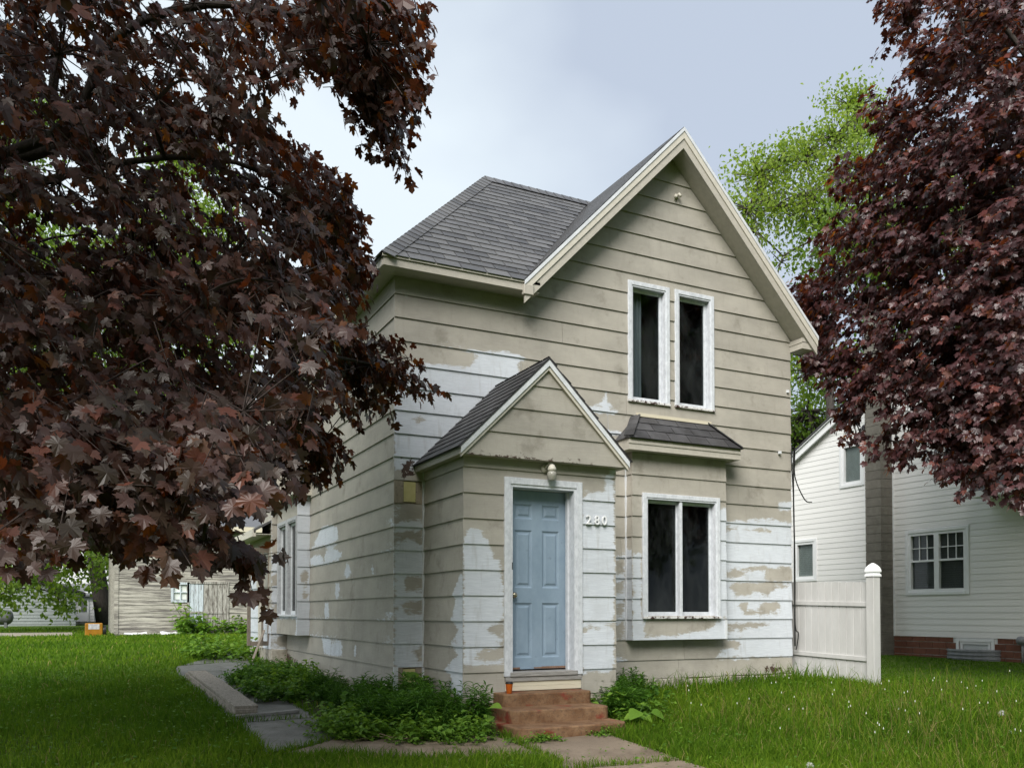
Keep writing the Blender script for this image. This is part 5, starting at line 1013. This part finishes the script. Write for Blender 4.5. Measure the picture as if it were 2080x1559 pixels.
limL = [(3, [at(-60, 700, 7.4), at(260, 640, 7.0), at(560, 700, 7.8), at(760, 740, 8.7)], .045, .012), (4, [at(-40, 420, 7.2), at(250, 330, 7.0), at(480, 330, 7.4), at(660, 420, 7.9)], .045, .012), (5, [at(100, 280, 7.2), at(230, 80, 7), at(420, 10, 6.8), at(640, 40, 6.5), at(790, 120, 6.4)], .05, .012), (4, [at(-150, 900, 6.2), at(150, 950, 5.2), at(380, 1050, 5.0), at(500, 1180, 4.8)], .07, .008), (6, [np.array([-6.5, -2.5, 8.5]), np.array([-7, -4, 9])], .08, .02), (4, [np.array([-8, 1, 6]), np.array([-9, 2, 6.5])], .08, .02), (5, [at(115, 300, 7.6), at(105, 200, 7.5), at(125, 90, 7.6)], .06, .035)]
maple_tree('red_maple', 'big dark purple maple with drooping branches in front of the side wall', TL, (-5.3, -.8, 5.6), RL, ((-5.6, -2.0, 6.0), (4.6, 5.2, 4.2)), limL, rej_left, outsprays=1400)
def rej_right(P):
    x, y, z = P
    return x < 6.75 or (x > 11.4 and z < 7.6) or np.linalg.norm(P-CAM) < 4 or (y < -3.4 and x < 7.2)
RR = [
 ([(1785,-20),(2110,-20),(2110,330),(1800,330),(1800,270),(1830,200),(1800,110)], 623, (9.6, 13.8), 1.0),
 ([(1760,195),(1830,200),(1830,300),(1780,280)], 25, (12.5, 13.8), 1.0),
 ([(1700,330),(1800,300),(2110,300),(2110,640),(1640,640),(1625,590),(1665,560),(1665,450),(1710,430)], 1374, (9.6, 14.2), 1.0),
 ([(1640,600),(2110,600),(2110,800),(1720,800),(1690,760),(1670,700)], 1110, (9.0, 13.2), 1.0),
 ([(1720,760),(2110,760),(2110,950),(1900,960),(1860,930),(1780,930),(1730,910),(1720,850)], 872, (8.6, 12.5), 1.0),
 ([(1860,940),(2110,920),(2110,1010),(2050,1010),(2000,960),(1960,1000),(1930,940),(1880,985)], 68, (8.6, 11.5), .95),
 ([(1605,575),(1665,560),(1700,690),(1660,760),(1640,740),(1660,690),(1625,640)], 113, (13.4, 14.8), 1.0),
 ([(1640,720),(1740,700),(1760,900),(1715,880),(1690,800)], 158, (11.5, 13.5), 1.0),
 ([(1730,900),(1790,920),(1770,950),(1745,950)], 7, (10, 11), .9)]
TR = (9.7, -2.5)
limR = [(4, [at(2090, 420, 11.5), at(1920, 330, 12.6), at(1780, 300, 13.4)], .035, .01), (5, [at(2090, 120, 12), at(1950, 40, 12)], .06, .02), (3, [np.array([11, -4, 5]), np.array([12, -5.5, 5.5])], .08, .02), (3, [at(2120, 700, 12.2), at(1940, 640, 12.8)], .035, .01)]
maple_tree('red_maple', 'dense dark red maple standing between the fence and the white house', TR, (9.4, -2.4, 5.8), RR, ((9.5, -2.8, 6.2), (3.6, 3.8, 4.2)), limR, rej_right, outsprays=480, size=(.066, .112), sfx='_red')

# green trees farther away
def green_tree(name, label, base, lean, h, blobs, nleaf, lsize, limbs=(), group=None, trunk_r=.3, light=0., mat='green_leaf', bark='bark_grey', z0=None):
    root = empty(name, (base[0], base[1], g(base[0], base[1])), label, 'tree', group); b = np.array([base[0], base[1], g(base[0], base[1])-.2]); top = b+np.array([lean[0], lean[1], h*.62])
    tb = MB(); tp = curve(b, top, (.1, .05, 0), 8); tb.tube(tp, list(np.linspace(trunk_r, trunk_r*.4, 8)), 10); tb.build('trunk', M[bark], root, smooth=True)
    segs = []; C_ = np.array([q[:3] for q in blobs]); Rr = np.array([q[3] for q in blobs]); vol = Rr**2; pick = R.choice(len(blobs), nleaf//26, p=vol/vol.sum())
    q = R.randn(len(pick), 3); q /= np.linalg.norm(q, axis=1, keepdims=True); sp = C_[pick]+q*(Rr[pick]*(.35+.65*R.rand(len(pick))**.6))[:, None]*np.array([1, 1, .8])
    nodes = [(p, trunk_r*(.85-.07*i)) for i, p in enumerate(tp) if i >= 3]; ordr = np.argsort(((C_-top)**2).sum(1))
    for j in ordr:
        c, r = C_[j], Rr[j]; A_ = np.array([q_[0] for q_ in nodes]); cst = np.linalg.norm(A_-c, axis=1)+np.maximum(0, A_[:, 2]-c[2]+.3)*1.2; q0, r0 = nodes[cst.argmin()]
        cu = curve(q0, c, (R.randn()*.15, R.randn()*.15, .12*np.linalg.norm(c-q0)), 6); rr = np.linspace(r0*.6, max(.03, r0*.32), 6)
        for i in range(5): segs.append((cu[i], cu[i+1], rr[i], rr[i+1]))
        nodes.append((c, max(.05, r0*.45))); nodes.append((cu[3], rr[3]))
        m_ = np.where(((sp-c)**2).sum(1) < (r*1.05)**2)[0]
        for i in m_[:90]: segs.append((cu[4]*.5+cu[5]*.5, sp[i], .026, .008))
    V, Fq = tubes_np(segs, 4); tag(link('branches', np_mesh('branches', V, Fq, M[bark]), root), kind='stuff')
    n = len(sp)*26; c = np.repeat(sp, 26, 0); P = c+R.randn(n, 3)*np.array([.2, .2, .15])*(lsize/.1)**.5*1.2; Tt = R.randn(n, 3)+np.array([0, 0, -.8]); Nn = R.randn(n, 3)+np.array([0, 0, .8])
    tm = np.array([(0, 0, 0), (.32, .5, .06), (0, 1, -.1), (-.32, .5, .06)]); fc = np.array([(0, 1, 2), (0, 2, 3)]); rnd = np.clip(R.rand(n)*.7+np.repeat(R.rand(len(sp)), 26)*.3+light, 0, 1)
    V, Fq, r_ = scatter(tm, fc, frames(Tt, Nn), P, R.uniform(.7, 1.3, n)*lsize, rnd); o = link('crown', np_mesh('crown', V, Fq, M[mat], {'rnd': r_}), root); tag(o, kind='stuff')
    return root
def blobset(items): return [(*at(u, v, d), r) for u, v, d, r in items]
bp = at(1622, 1230, 27); green_tree('green_tree', 'airy light green tree rising behind the gable of the tan house', (bp[0], bp[1]), (-.6, .3), 15,
    blobset([(1540, 350, 27, 1.0), (1520, 420, 26.5, .95), (1585, 330, 27.5, .9), (1640, 320, 28, 1.0), (1575, 420, 27, .9), (1640, 400, 27, 1.1), (1720, 210, 29, .9), (1700, 280, 28, 1.0), (1750, 260, 28, .9), (1760, 330, 27, 1.1), (1700, 360, 27.5, 1.), (1530, 470, 26, .6), (1590, 520, 27, .5), (1750, 210, 29, .7), (1690, 440, 27, 1.1), (1750, 480, 27, 1.2)]), 11000, .13, trunk_r=.22, light=.4)
bp = at(1694, 1230, 24); green_tree('green_tree', 'dark trunked green tree behind the roof of the white house', (bp[0], bp[1]), (.1, .2), 13,
    blobset([(1640, 760, 26, 1.0), (1620, 720, 27, .7), (1670, 730, 25, .8), (1640, 850, 30, 1.5), (1625, 900, 30, 1.2), (1670, 890, 31, 1.5), (1700, 760, 26, .8), (1780, 500, 26, 2.4), (1900, 450, 27, 2.5), (1900, 700, 27, 2.4)]), 15000, .16, trunk_r=.24, bark='bark')
gl_ = 'tall green trees behind the barn and garage'
bp = onG(216, 1268); green_tree('green_tree', 'tall green tree with a dark leaning trunk beside the barn', (bp[0], bp[1]), (-2.2, .5), 20,
    blobset([(60, 1180, 40, 1.6), (120, 1210, 40, 1.0), (20, 1200, 38, 1.1), (180, 1150, 42, 1.2), (100, 1120, 42, 2.0), (0, 1080, 42, 2.2), (220, 1130, 44, .9), (150, 1020, 46, 2.6), (40, 950, 46, 3.), (230, 960, 47, 2.4), (120, 820, 47, 3.2), (260, 820, 48, 3), (20, 760, 47, 3), (170, 680, 48, 3.2), (300, 700, 48, 2.6), (60, 600, 48, 3.2), (200, 540, 48, 3), (310, 600, 49, 2.4)]), 26000, .26, gl_, trunk_r=.55, light=.05, bark='bark')
bp = at(380, 1248, 52); green_tree('green_tree', 'broad yellow-green tree rising behind the barn roof', (bp[0], bp[1]), (.5, 0), 22,
    blobset([(330, 620, 52, 3.), (420, 560, 53, 2.6), (360, 420, 53, 2.8), (300, 500, 52, 2.6), (400, 330, 54, 2.2), (340, 300, 54, 2), (440, 700, 52, 2.6), (460, 860, 50, 2.6), (500, 950, 50, 2.), (380, 800, 52, 3), (440, 450, 53, 1.8), (410, 960, 50, 2.4)]), 17000, .28, gl_, trunk_r=.4, light=.12)
bp = at(-120, 1262, 34); green_tree('green_tree', 'green tree standing left of the propane tank', (bp[0], bp[1]), (.3, 0), 18,
    blobset([(-60, 1050, 34, 2), (-20, 900, 35, 2.2), (30, 480, 36, 2), (-40, 300, 37, 2.6), (70, 250, 37, 1.8), (90, 560, 36, 1.3), (-30, 650, 36, 2.5), (60, 1130, 35, 1.0), (-10, 1150, 34, 1.)]), 13000, .22, gl_, trunk_r=.35)
for k, (x, y, h, r) in enumerate([(-26, 58, 13, 4.5), (-17, 68, 14, 5), (10, 66, 13, 4.5), (20, 56, 12, 4.5), (32, 46, 13, 5), (40, 30, 12, 5)]):
    green_tree('background_tree', 'bushy green tree in the row at the back of the yards', (x, y), (0, 0), h, [(x+R.uniform(-.5, .5)*r, y+R.uniform(-.5, .5)*r, .7+h*t, r*s_) for t, s_ in ((.35, .7), (.5, .8), (.62, .75), (.78, .6), (.9, .4), (.45, .75), (.66, .7))], 6000, .45, group='row of trees at the back', trunk_r=.35)
#PART5
# ------------------------------------------------------------------ trees across the street (behind the viewer; they show in the window panes)
for k, (x, y, h, r) in enumerate([(-22, -34, 22, 7), (-10, -36, 24, 7.5), (2, -35, 23, 7.5), (14, -37, 25, 8), (26, -34, 22, 7.5)]):
    green_tree('street_tree', 'leafy tree across the street facing the tan house', (x, y), (0, 0), h, [(x+R.uniform(-.5, .5)*r, y+R.uniform(-.4, .4)*r, h*t, r*s_) for t, s_ in ((.3, .8), (.45, .9), (.6, .85), (.75, .7), (.88, .5), (.5, .8), (.68, .7), (.35, .7))], 6500, .75, group='trees across the street', trunk_r=.4)
# ------------------------------------------------------------------ weeds along the walls
LANCE = ovate(4, .21); LANCE[0][:, 2] *= 2.2; BROAD = ovate(4, .62)
def weed_mesh(kind, seed):
    rs = np.random.RandomState(seed); acc = Acc(); segs = []
    if kind == 'lance':
        for s in range(7):
            b = np.array([*rs.randn(2)*.07, 0]); h = rs.uniform(.28, .50); ln = np.r_[rs.randn(2)*.13, h]; n = 30; t = np.linspace(.12, 1, n); P = b+ln*t[:, None]+np.c_[np.sin(t*2)[:, None]*.02*rs.randn(), np.zeros((n, 2))]
            az_ = np.arange(n)*2.4+rs.rand()*6; el_ = .25+.55*t**3+rs.randn(n)*.2; D = np.c_[np.cos(az_)*np.cos(el_), np.sin(az_)*np.cos(el_), np.sin(el_)]; Nn = np.c_[-np.cos(az_)*np.sin(el_), -np.sin(az_)*np.sin(el_), np.cos(el_)]
            acc.add(*scatter(*LANCE, frames(D, Nn), P, rs.uniform(.10, .165, n)*(1.05-.4*t), np.clip(.15+.75*t*rs.rand(n)+.1*rs.rand(n), 0, 1)))
            for i in range(0, n-6, 6): segs.append((P[i], P[i+6], .004, .0035))
            segs.append((b-np.array([0, 0, .06]), P[0], .004, .004))
    else:
        lim = {'broad': (9, .10, .30, .055, .085), 'low': (10, .03, .16, .04, .06)}[kind]
        for s in range(lim[0]):
            b = np.array([*rs.randn(2)*.08, 0]); h = rs.uniform(lim[1], lim[2]); ln = np.r_[rs.randn(2)*.12, h]; n = 9; t = np.linspace(.3, 1, n); P = b+ln*t[:, None]+rs.randn(n, 3)*.02
            az_ = rs.rand(n)*6.3; el_ = rs.uniform(-.35, .4, n); D = np.c_[np.cos(az_)*np.cos(el_), np.sin(az_)*np.cos(el_), np.sin(el_)]; Nn = rs.randn(n, 3)*.35+np.array([0, 0, 1])
            acc.add(*scatter(*BROAD, frames(D, Nn), P, rs.uniform(lim[3], lim[4], n), np.clip(rs.rand(n)*.6+.4*t, 0, 1))); segs.append((b-np.array([0, 0, .06]), P[-1], .003, .002))
    V, Fq = tubes_np(segs, 4); return acc, V, Fq
WD = {}
for kind, mat in (('lance', 'weed_dark'), ('broad', 'weed_light'), ('low', 'weed_light')):
    for s in range(4):
        acc, V, Fq = weed_mesh(kind, 100+s); WD[kind, s] = (acc.mesh('foliage', M[mat]), np_mesh('stems', V, Fq, M[mat], {'rnd': np.full(len(V), .1)}))
WD['dk', 0] = None
for s in range(4):
    acc, V, Fq = weed_mesh('broad', 200+s); WD['dbroad', s] = (acc.mesh('foliage', M['weed_dark']), np_mesh('stems', V, Fq, M['weed_dark'], {'rnd': np.full(len(V), .1)}))
def weeds(kind, n, poly, sc, label, group, name='weed_plant'):
    pts = sample_poly(poly, n)
    for i, (x, y) in enumerate(pts):
        f, s = WD[kind, i % 4]; o = empty(name, (x, y, g(x, y)+.01), label, 'weed', group, rz=R.rand()*6.28); k = R.uniform(*sc); o.scale = (k, k, k*R.uniform(.85, 1.15))
        tag(link('foliage', f, o, world=False), kind='stuff'); tag(link('stems', s, o, world=False), kind='stuff')
weeds('lance', 40, [(-.75,-1.45),(.45,-1.95),(.5,-1.3),(.2,-.15),(-.35,-.25),(-.75,-.7)], (.65, .95), 'narrow-leaved green weed in the bed beside the front steps', 'narrow-leaved weeds beside the steps')
weeds('dbroad', 16, [(-.8,-1.2),(.3,-1.5),(.2,-.3),(-.8,-.2)], (.7, 1.0), 'dark broad-leaved weed in the bed at the house corner', 'broad-leaved weeds at the corner')
weeds('lance', 20, [(-.8,-.2),(-.12,-.2),(-.10,1.7),(-.75,1.6)], (.5, .75), 'narrow-leaved green weed at the foot of the side wall', 'narrow-leaved weeds along the side wall')
weeds('dbroad', 70, [(-1.25,.5),(-.15,.8),(-.15,4.6),(-.75,4.9),(-1.35,3.9),(-1.48,2.0)], (.55, .85), 'dark broad-leaved weed between the side path and the house', 'broad-leaved weeds along the side wall')
weeds('broad', 48, [(-1.15,-1.6),(-.5,-2.05),(.35,-2.3),(.42,-1.75),(-.3,-1.35),(-.95,-.6)], (.7, 1.0), 'bright green broad-leaved weed at the front edge of the bed', 'light green weeds at the bed edge')
weeds('low', 34, [(-1.1,-1.5),(-.5,-2.1),(.40,-2.42),(.5,-2.1),(-.4,-1.6),(-1.0,-.4)], (.6, 1.0), 'small creeping weed at the edge of the front walk', 'creeping weeds by the walk')
weeds('low', 12, [(.5,-2.36),(1.75,-2.38),(1.75,-2.30),(.5,-2.30)], (.35, .65), 'tiny green weed growing at the foot of the steps', 'tiny weeds below the steps')
weeds('broad', 14, [(-1.2,.8),(-.3,1.0),(-.3,4.4),(-1.2,3.6)], (.9, 1.2), 'bright green weed standing among the dark ones along the side wall', 'bright weeds along the side wall')
weeds('broad', 9, [(1.85,-2.15),(2.5,-1.9),(2.7,-1.1),(1.9,-1.2)], (.8, 1.1), 'bright broad-leaved weed right of the steps', 'bright weeds right of the steps')
weeds('lance', 22, [(1.88,-1.85),(2.3,-1.8),(2.55,-1.0),(2.5,-.5),(1.95,-1.25)], (.6, .9), 'narrow-leaved green weed right of the concrete steps', 'weeds right of the steps')
weeds('lance', 5, [(2.6,-.7),(3.3,-.5),(3.3,-.15),(2.5,-.15)], (.6, .85), 'narrow-leaved weed below the front bay window', 'weeds below the bay window')
weeds('dbroad', 9, [(2.3,-1.5),(3.4,-1.0),(3.4,-.3),(2.4,-.3)], (.6, .95), 'dark green weed in front of the bay window wall', 'dark weeds below the bay window')
weeds('broad', 12, [(-1.5,7.6),(-.6,7.2),(-.35,6.3),(-.3,7.9),(-.6,9.2),(-1.4,8.8)], (1.1, 1.9), 'bushy light green weed around the screen door', 'bushes by the screen door')
weeds('broad', 5, [(.2,24.9),(.75,24.9),(.75,25.2),(.2,25.2)], (2.0, 3.6), 'tall light green weed growing against the barn wall', 'weeds along the barn')
weeds('broad', 3, [(1.9,24.7),(2.6,24.7),(2.6,25.2),(1.9,25.2)], (2.0, 3.), 'light green weed right of the barn door', 'weeds right of the barn door')
# maple seedling at the house corner, broad dock leaves by the steps
def leafy(name, label, at_, specs, tmpl, mat, stem_h):
    o = empty(name, (*at_, g(*at_)), label, 'plant'); z0 = g(*at_); acc = Acc(); mb = MB()
    for dx, dy, h, az_, el_, s in specs:
        P = np.array([[at_[0]+dx, at_[1]+dy, z0+h]]); D = np.array([[math.cos(az_)*math.cos(el_), math.sin(az_)*math.cos(el_), math.sin(el_)]]); Nn = np.array([[-.1, -.5, 1.]])
        acc.add(*scatter(*tmpl, frames(D, Nn), P, np.array([s]), np.array([R.uniform(.5, 1)]))); mb.tube([(at_[0], at_[1], z0-.03), (at_[0]+dx*.5, at_[1]+dy*.5, z0+h*.7), tuple(P[0])], .004, 5)
    link('leaves', acc.mesh('leaves', M[mat]), o); mb.build('stem', M['weed_light'], o)
leafy('maple_seedling', 'bright yellow-green maple seedling at the corner of the entrance porch', (.16, -.32), [(R.uniform(-.13, .13), R.uniform(-.12, .05), R.uniform(.26, .48), R.rand()*6.3, R.uniform(-.6, .1), R.uniform(.07, .11)) for k in range(22)], maple_leaf(.2, .3), 'weed_light', .4)
leafy('dock_plant', 'plant with big rounded light green leaves right of the lowest step', (1.93, -2.2), [(.02, -.02, .19, 3.6, -.2, .19), (.08, .0, .25, 1.2, .1, .17), (.15, -.04, .17, -.3, -.3, .20), (.02, .04, .14, 2.6, -.2, .15), (.10, .08, .13, -1.2, -.2, .15)], ovate(5, .78), 'weed_light', .2)
leafy('dock_plant', 'single big pale leaf standing left of the lowest step', (.28, -1.98), [(.0, -.05, .30, -1.2, .3, .17), (.05, .02, .22, -2.2, -.2, .13)], ovate(5, .8), 'weed_light', .2)
# dead stems on the walk edge
for k in range(14):
    x, y = sample_poly([(-1.15,-1.75),(-.4,-1.95),(.3,-2.25),(.3,-2.05),(-.4,-1.7),(-1.05,-1.5)], 1)[0]; a = R.uniform(-.9, .9)+math.pi*(R.rand() > .5); l = R.uniform(.15, .45); mb = MB(); z = g(x, y)+.03
    mb.tube([(x, y, z), (x+.5*l*math.cos(a), y+.5*l*math.sin(a), z+R.uniform(.01, .05)), (x+l*math.cos(a+.3), y+l*math.sin(a+.3), z+.005)], [.005, .004, .002], 5); tag(mb.build('dead_stem', M['dead_stem'], None), 'dry brown stem lying at the edge of the weed bed', 'stem', 'dry stems on the walk')
# dandelions
for k, (u, v, s) in enumerate([(2034, 1447, 1.), (2056, 1485, 1.), (1645, 1555, 1.1)]):
    P = at(u, v, {0: 9.1, 1: 8.5, 2: 7.2}[k]); z0 = g(P[0], P[1]); d = empty('dandelion', (P[0], P[1], z0), ['dandelion seed head rising highest above the lawn grass', 'half-open dandelion seed head beside the tallest one', 'dandelion seed head low in the grass near the front walk'][k], 'dandelion')
    mb = MB(); mb.tube([(P[0]-.03, P[1], z0-.02), (P[0]-.01, P[1], (z0+P[2])/2), tuple(P)], [.003, .003, .002], 5); mb.build('stem', M['weed_light'], d)
    n = 240; q = R.randn(n, 3); q /= np.linalg.norm(q, axis=1, keepdims=True)
    if k == 1: q = q[q[:, 2] < .5]
    V, Fq = tubes_np([(P, P+a*.024*s, .0003, .0008) for a in q]+[(P+a*.024*s, P+a*.0275*s+b*.004, .0009, .0009) for a, b in zip(q, R.randn(len(q), 3))], 3); link('seed_head', np_mesh('seed_head', V, Fq, M['dandelion_white']), d)
# ------------------------------------------------------------------ grass
def grass(n, dmin, dmax, pw, hfun, name, dens_keep):
    th = (R.rand(n)-.5)*math.radians(76); t = R.rand(n); e = 1-pw; d = (dmin**e+t*(dmax**e-dmin**e))**(1/e)
    ang = math.radians(YAW)+th; X = CAM[0]+d*np.sin(ang); Y = CAM[1]+d*np.cos(ang); ok = np.ones(n, bool)
    P2 = np.c_[X, Y]
    for p in PATHS: ok &= ~(sdist(P2, p) > .015+.03*R.rand(n))
    ok &= ~((X > -.05) & (X < 6.26) & (Y > -.03) & (Y < 8.2)); ok &= ~((X > .35) & (X < 2.3) & (Y > -1.26) & (Y < .1)); ok &= ~((X > .48) & (X < 1.81) & (Y > -2.3) & (Y < -1)); ok &= ~((X > -.3) & (X < .2) & (Y > 5.9) & (Y < 8.2)); ok &= ~((X > 11.6) & (Y > -3.3) & (Y < 7.7)); ok &= ~((X > BX0) & (X < BX1) & (Y > BYD) & (Y < BYD+8)); ok &= ~((Y > 25.7) & (Y < 30.6) & (X < -3.6) & (X > -22))
    inbed = sdist(P2, [(-.98,-1.55),(-.5,-1.58),(.5,-2.05),(.5,-1.0),(.2,.3),(.2,5.6),(-.55,5.3),(-1.12,4.0),(-1.06,2.5),(-1.02,.5),(-1.0,-.8)]) > .03; ok &= ~(inbed & (R.rand(n) < .85))
    bare = np.exp(-(((X+4.3)/1.0)**2+((Y+1.2)/1.3)**2)); ok &= R.rand(n) > bare*.8
    X, Y, d = X[ok], Y[ok], d[ok]; n = len(X); h = hfun(X, Y, n); Z = G(X, Y)-.01
    lean = R.randn(n, 2)*.38; az_ = R.rand(n)*6.283; wd = (.0028+.0022*R.rand(n))*np.clip(d/8, 1, 5); sx, sy = np.cos(az_)*wd, np.sin(az_)*wd
    V = np.zeros((n, 5, 3)); V[:, 0] = np.c_[X-sx, Y-sy, Z]; V[:, 1] = np.c_[X+sx, Y+sy, Z]; mx_ = X+lean[:, 0]*h*.35; my = Y+lean[:, 1]*h*.35
    V[:, 2] = np.c_[mx_+sx*.75, my+sy*.75, Z+h*.6]; V[:, 3] = np.c_[mx_-sx*.75, my-sy*.75, Z+h*.6]; V[:, 4] = np.c_[X+lean[:, 0]*h, Y+lean[:, 1]*h, Z+h*(1-.25*np.abs(lean).sum(1)/2)]
    base = np.arange(n)[:, None]*5; Fc = np.concatenate([base+np.array([[0, 1, 2]]), base+np.array([[0, 2, 3]]), base+np.array([[3, 2, 4]])])
    patch = .5+.5*np.sin(X*1.7+np.sin(Y*1.3)*1.5)*np.sin(Y*1.9+1.1*np.sin(X*.8)); dry = (X > 2.2) & (X < 6.6) & (Y < -1.6); p2 = .5+.5*np.sin(X*.53+2.0*np.sin(Y*.37+1))*np.sin(Y*.61+1.4*np.sin(X*.45)); rnd = np.clip(R.rand(n)*.5+.18*patch+.28*p2, 0, .9); isd = R.rand(n) < np.where(dry, .07, .03); rnd[isd] = R.uniform(.95, 1, isd.sum())
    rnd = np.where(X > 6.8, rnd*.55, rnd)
    return V.reshape(-1, 3), Fc, np.repeat(rnd, 5)
def hlawn(X, Y, n):
    h = np.where((X > 1.3) & (X < 6.7) & (Y < .1), R.uniform(.06, .15, n), R.uniform(.05, .13, n)); h = np.where(X > 6.7, R.uniform(.03, .06, n), h)
    h = np.where((X > 2.4) & (X < 6.5) & (Y > -.75) & (Y < 0.1) & (R.rand(n) < .22), R.uniform(.14, .32, n), h); tall = (X > 2.0) & (X < 6.6) & (Y < -.8) & (R.rand(n) < .02); h = np.where(tall, R.uniform(.18, .34, n), h)
    return h*(.8+.4*np.sin(X*2.1+1.7*np.sin(Y*1.6))**2)
acc = Acc(); acc.add(*grass(230000, 5.5, 14, .98, hlawn, 'near', 1)); acc.add(*grass(130000, 13, 48, 1.25, hlawn, 'far', 1))
go = link('grass', acc.mesh('grass', M['grass'])); tag(go, 'green lawn grass of uneven height around the houses', 'grass', kind='stuff')
# dry yellow-green stalks standing in the unmown front grass
n = 900; X = R.uniform(2.6, 7.0, n); Y = R.uniform(-5.4, -2.0, n); Z = G(X, Y); h = R.uniform(.18, .42, n)*(.6+.4*R.rand(n)); tip = np.c_[X+R.randn(n)*.07, Y+R.randn(n)*.07, Z+h]; V, Fq = tubes_np([((x, y, z-.02), t, .0028, .0012) for x, y, z, t in zip(X, Y, Z, tip)], 3)
tag(link('dry_stalks', np_mesh('dry_stalks', V, Fq, M['grass'], {'rnd': np.repeat(np.where(R.rand(n) < .6, R.uniform(.86, .94, n), R.uniform(.94, 1, n)), 6)})), 'dry yellowish stalks standing in the unmown front grass', 'stalks', kind='stuff')
# clover and plantain leaves in the turf, stalks with pale buds
n = 9000; X = R.uniform(-5.5, 7, n); Y = R.uniform(-5, 6, n); ok = ~((X > -1.95) & (X < 6.4) & (Y > -.05)); ok &= ~((X > -1.95) & (X < 1.9) & (Y > -3.1)); X, Y = X[ok], Y[ok]; n = len(X)
az_ = R.rand(n)*6.28; D = np.c_[np.cos(az_), np.sin(az_), R.uniform(-.2, .5, n)]; V, Fq, r_ = scatter(*ovate(3, .6), frames(D, R.randn(n, 3)*.3+[0, 0, 1]), np.c_[X, Y, G(X, Y)+R.uniform(.03, .10, n)], R.uniform(.02, .05, n), R.rand(n)*.8)
tag(link('clover', np_mesh('clover', V, Fq, M['weed_light'], {'rnd': r_})), 'small round clover leaves scattered through the lawn', 'clover', kind='stuff')
n = 60; X = R.uniform(2.4, 6.4, n); Y = R.uniform(-5.2, -2.0, n); Z = G(X, Y); h = R.uniform(.2, .42, n); tip = np.c_[X+R.randn(n)*.04, Y+R.randn(n)*.04, Z+h]
V, Fq = tubes_np([((x, y, z-.02), t, .0025, .0018) for x, y, z, t in zip(X, Y, Z, tip)], 3); tag(link('flower_stalks', np_mesh('flower_stalks', V, Fq, M['weed_light'], {'rnd': R.rand(len(V))})), 'thin upright flower stalks standing over the unmown grass', 'stalks', kind='stuff')
V, Fq = tubes_np([(t-[0, 0, .008], t+[0, 0, .010], .0042, .0025) for t in tip], 5); tag(link('flower_buds', np_mesh('flower_buds', V, Fq, M['bud_white'])), 'tiny white buds on stalks above the unmown grass', 'buds', kind='stuff')
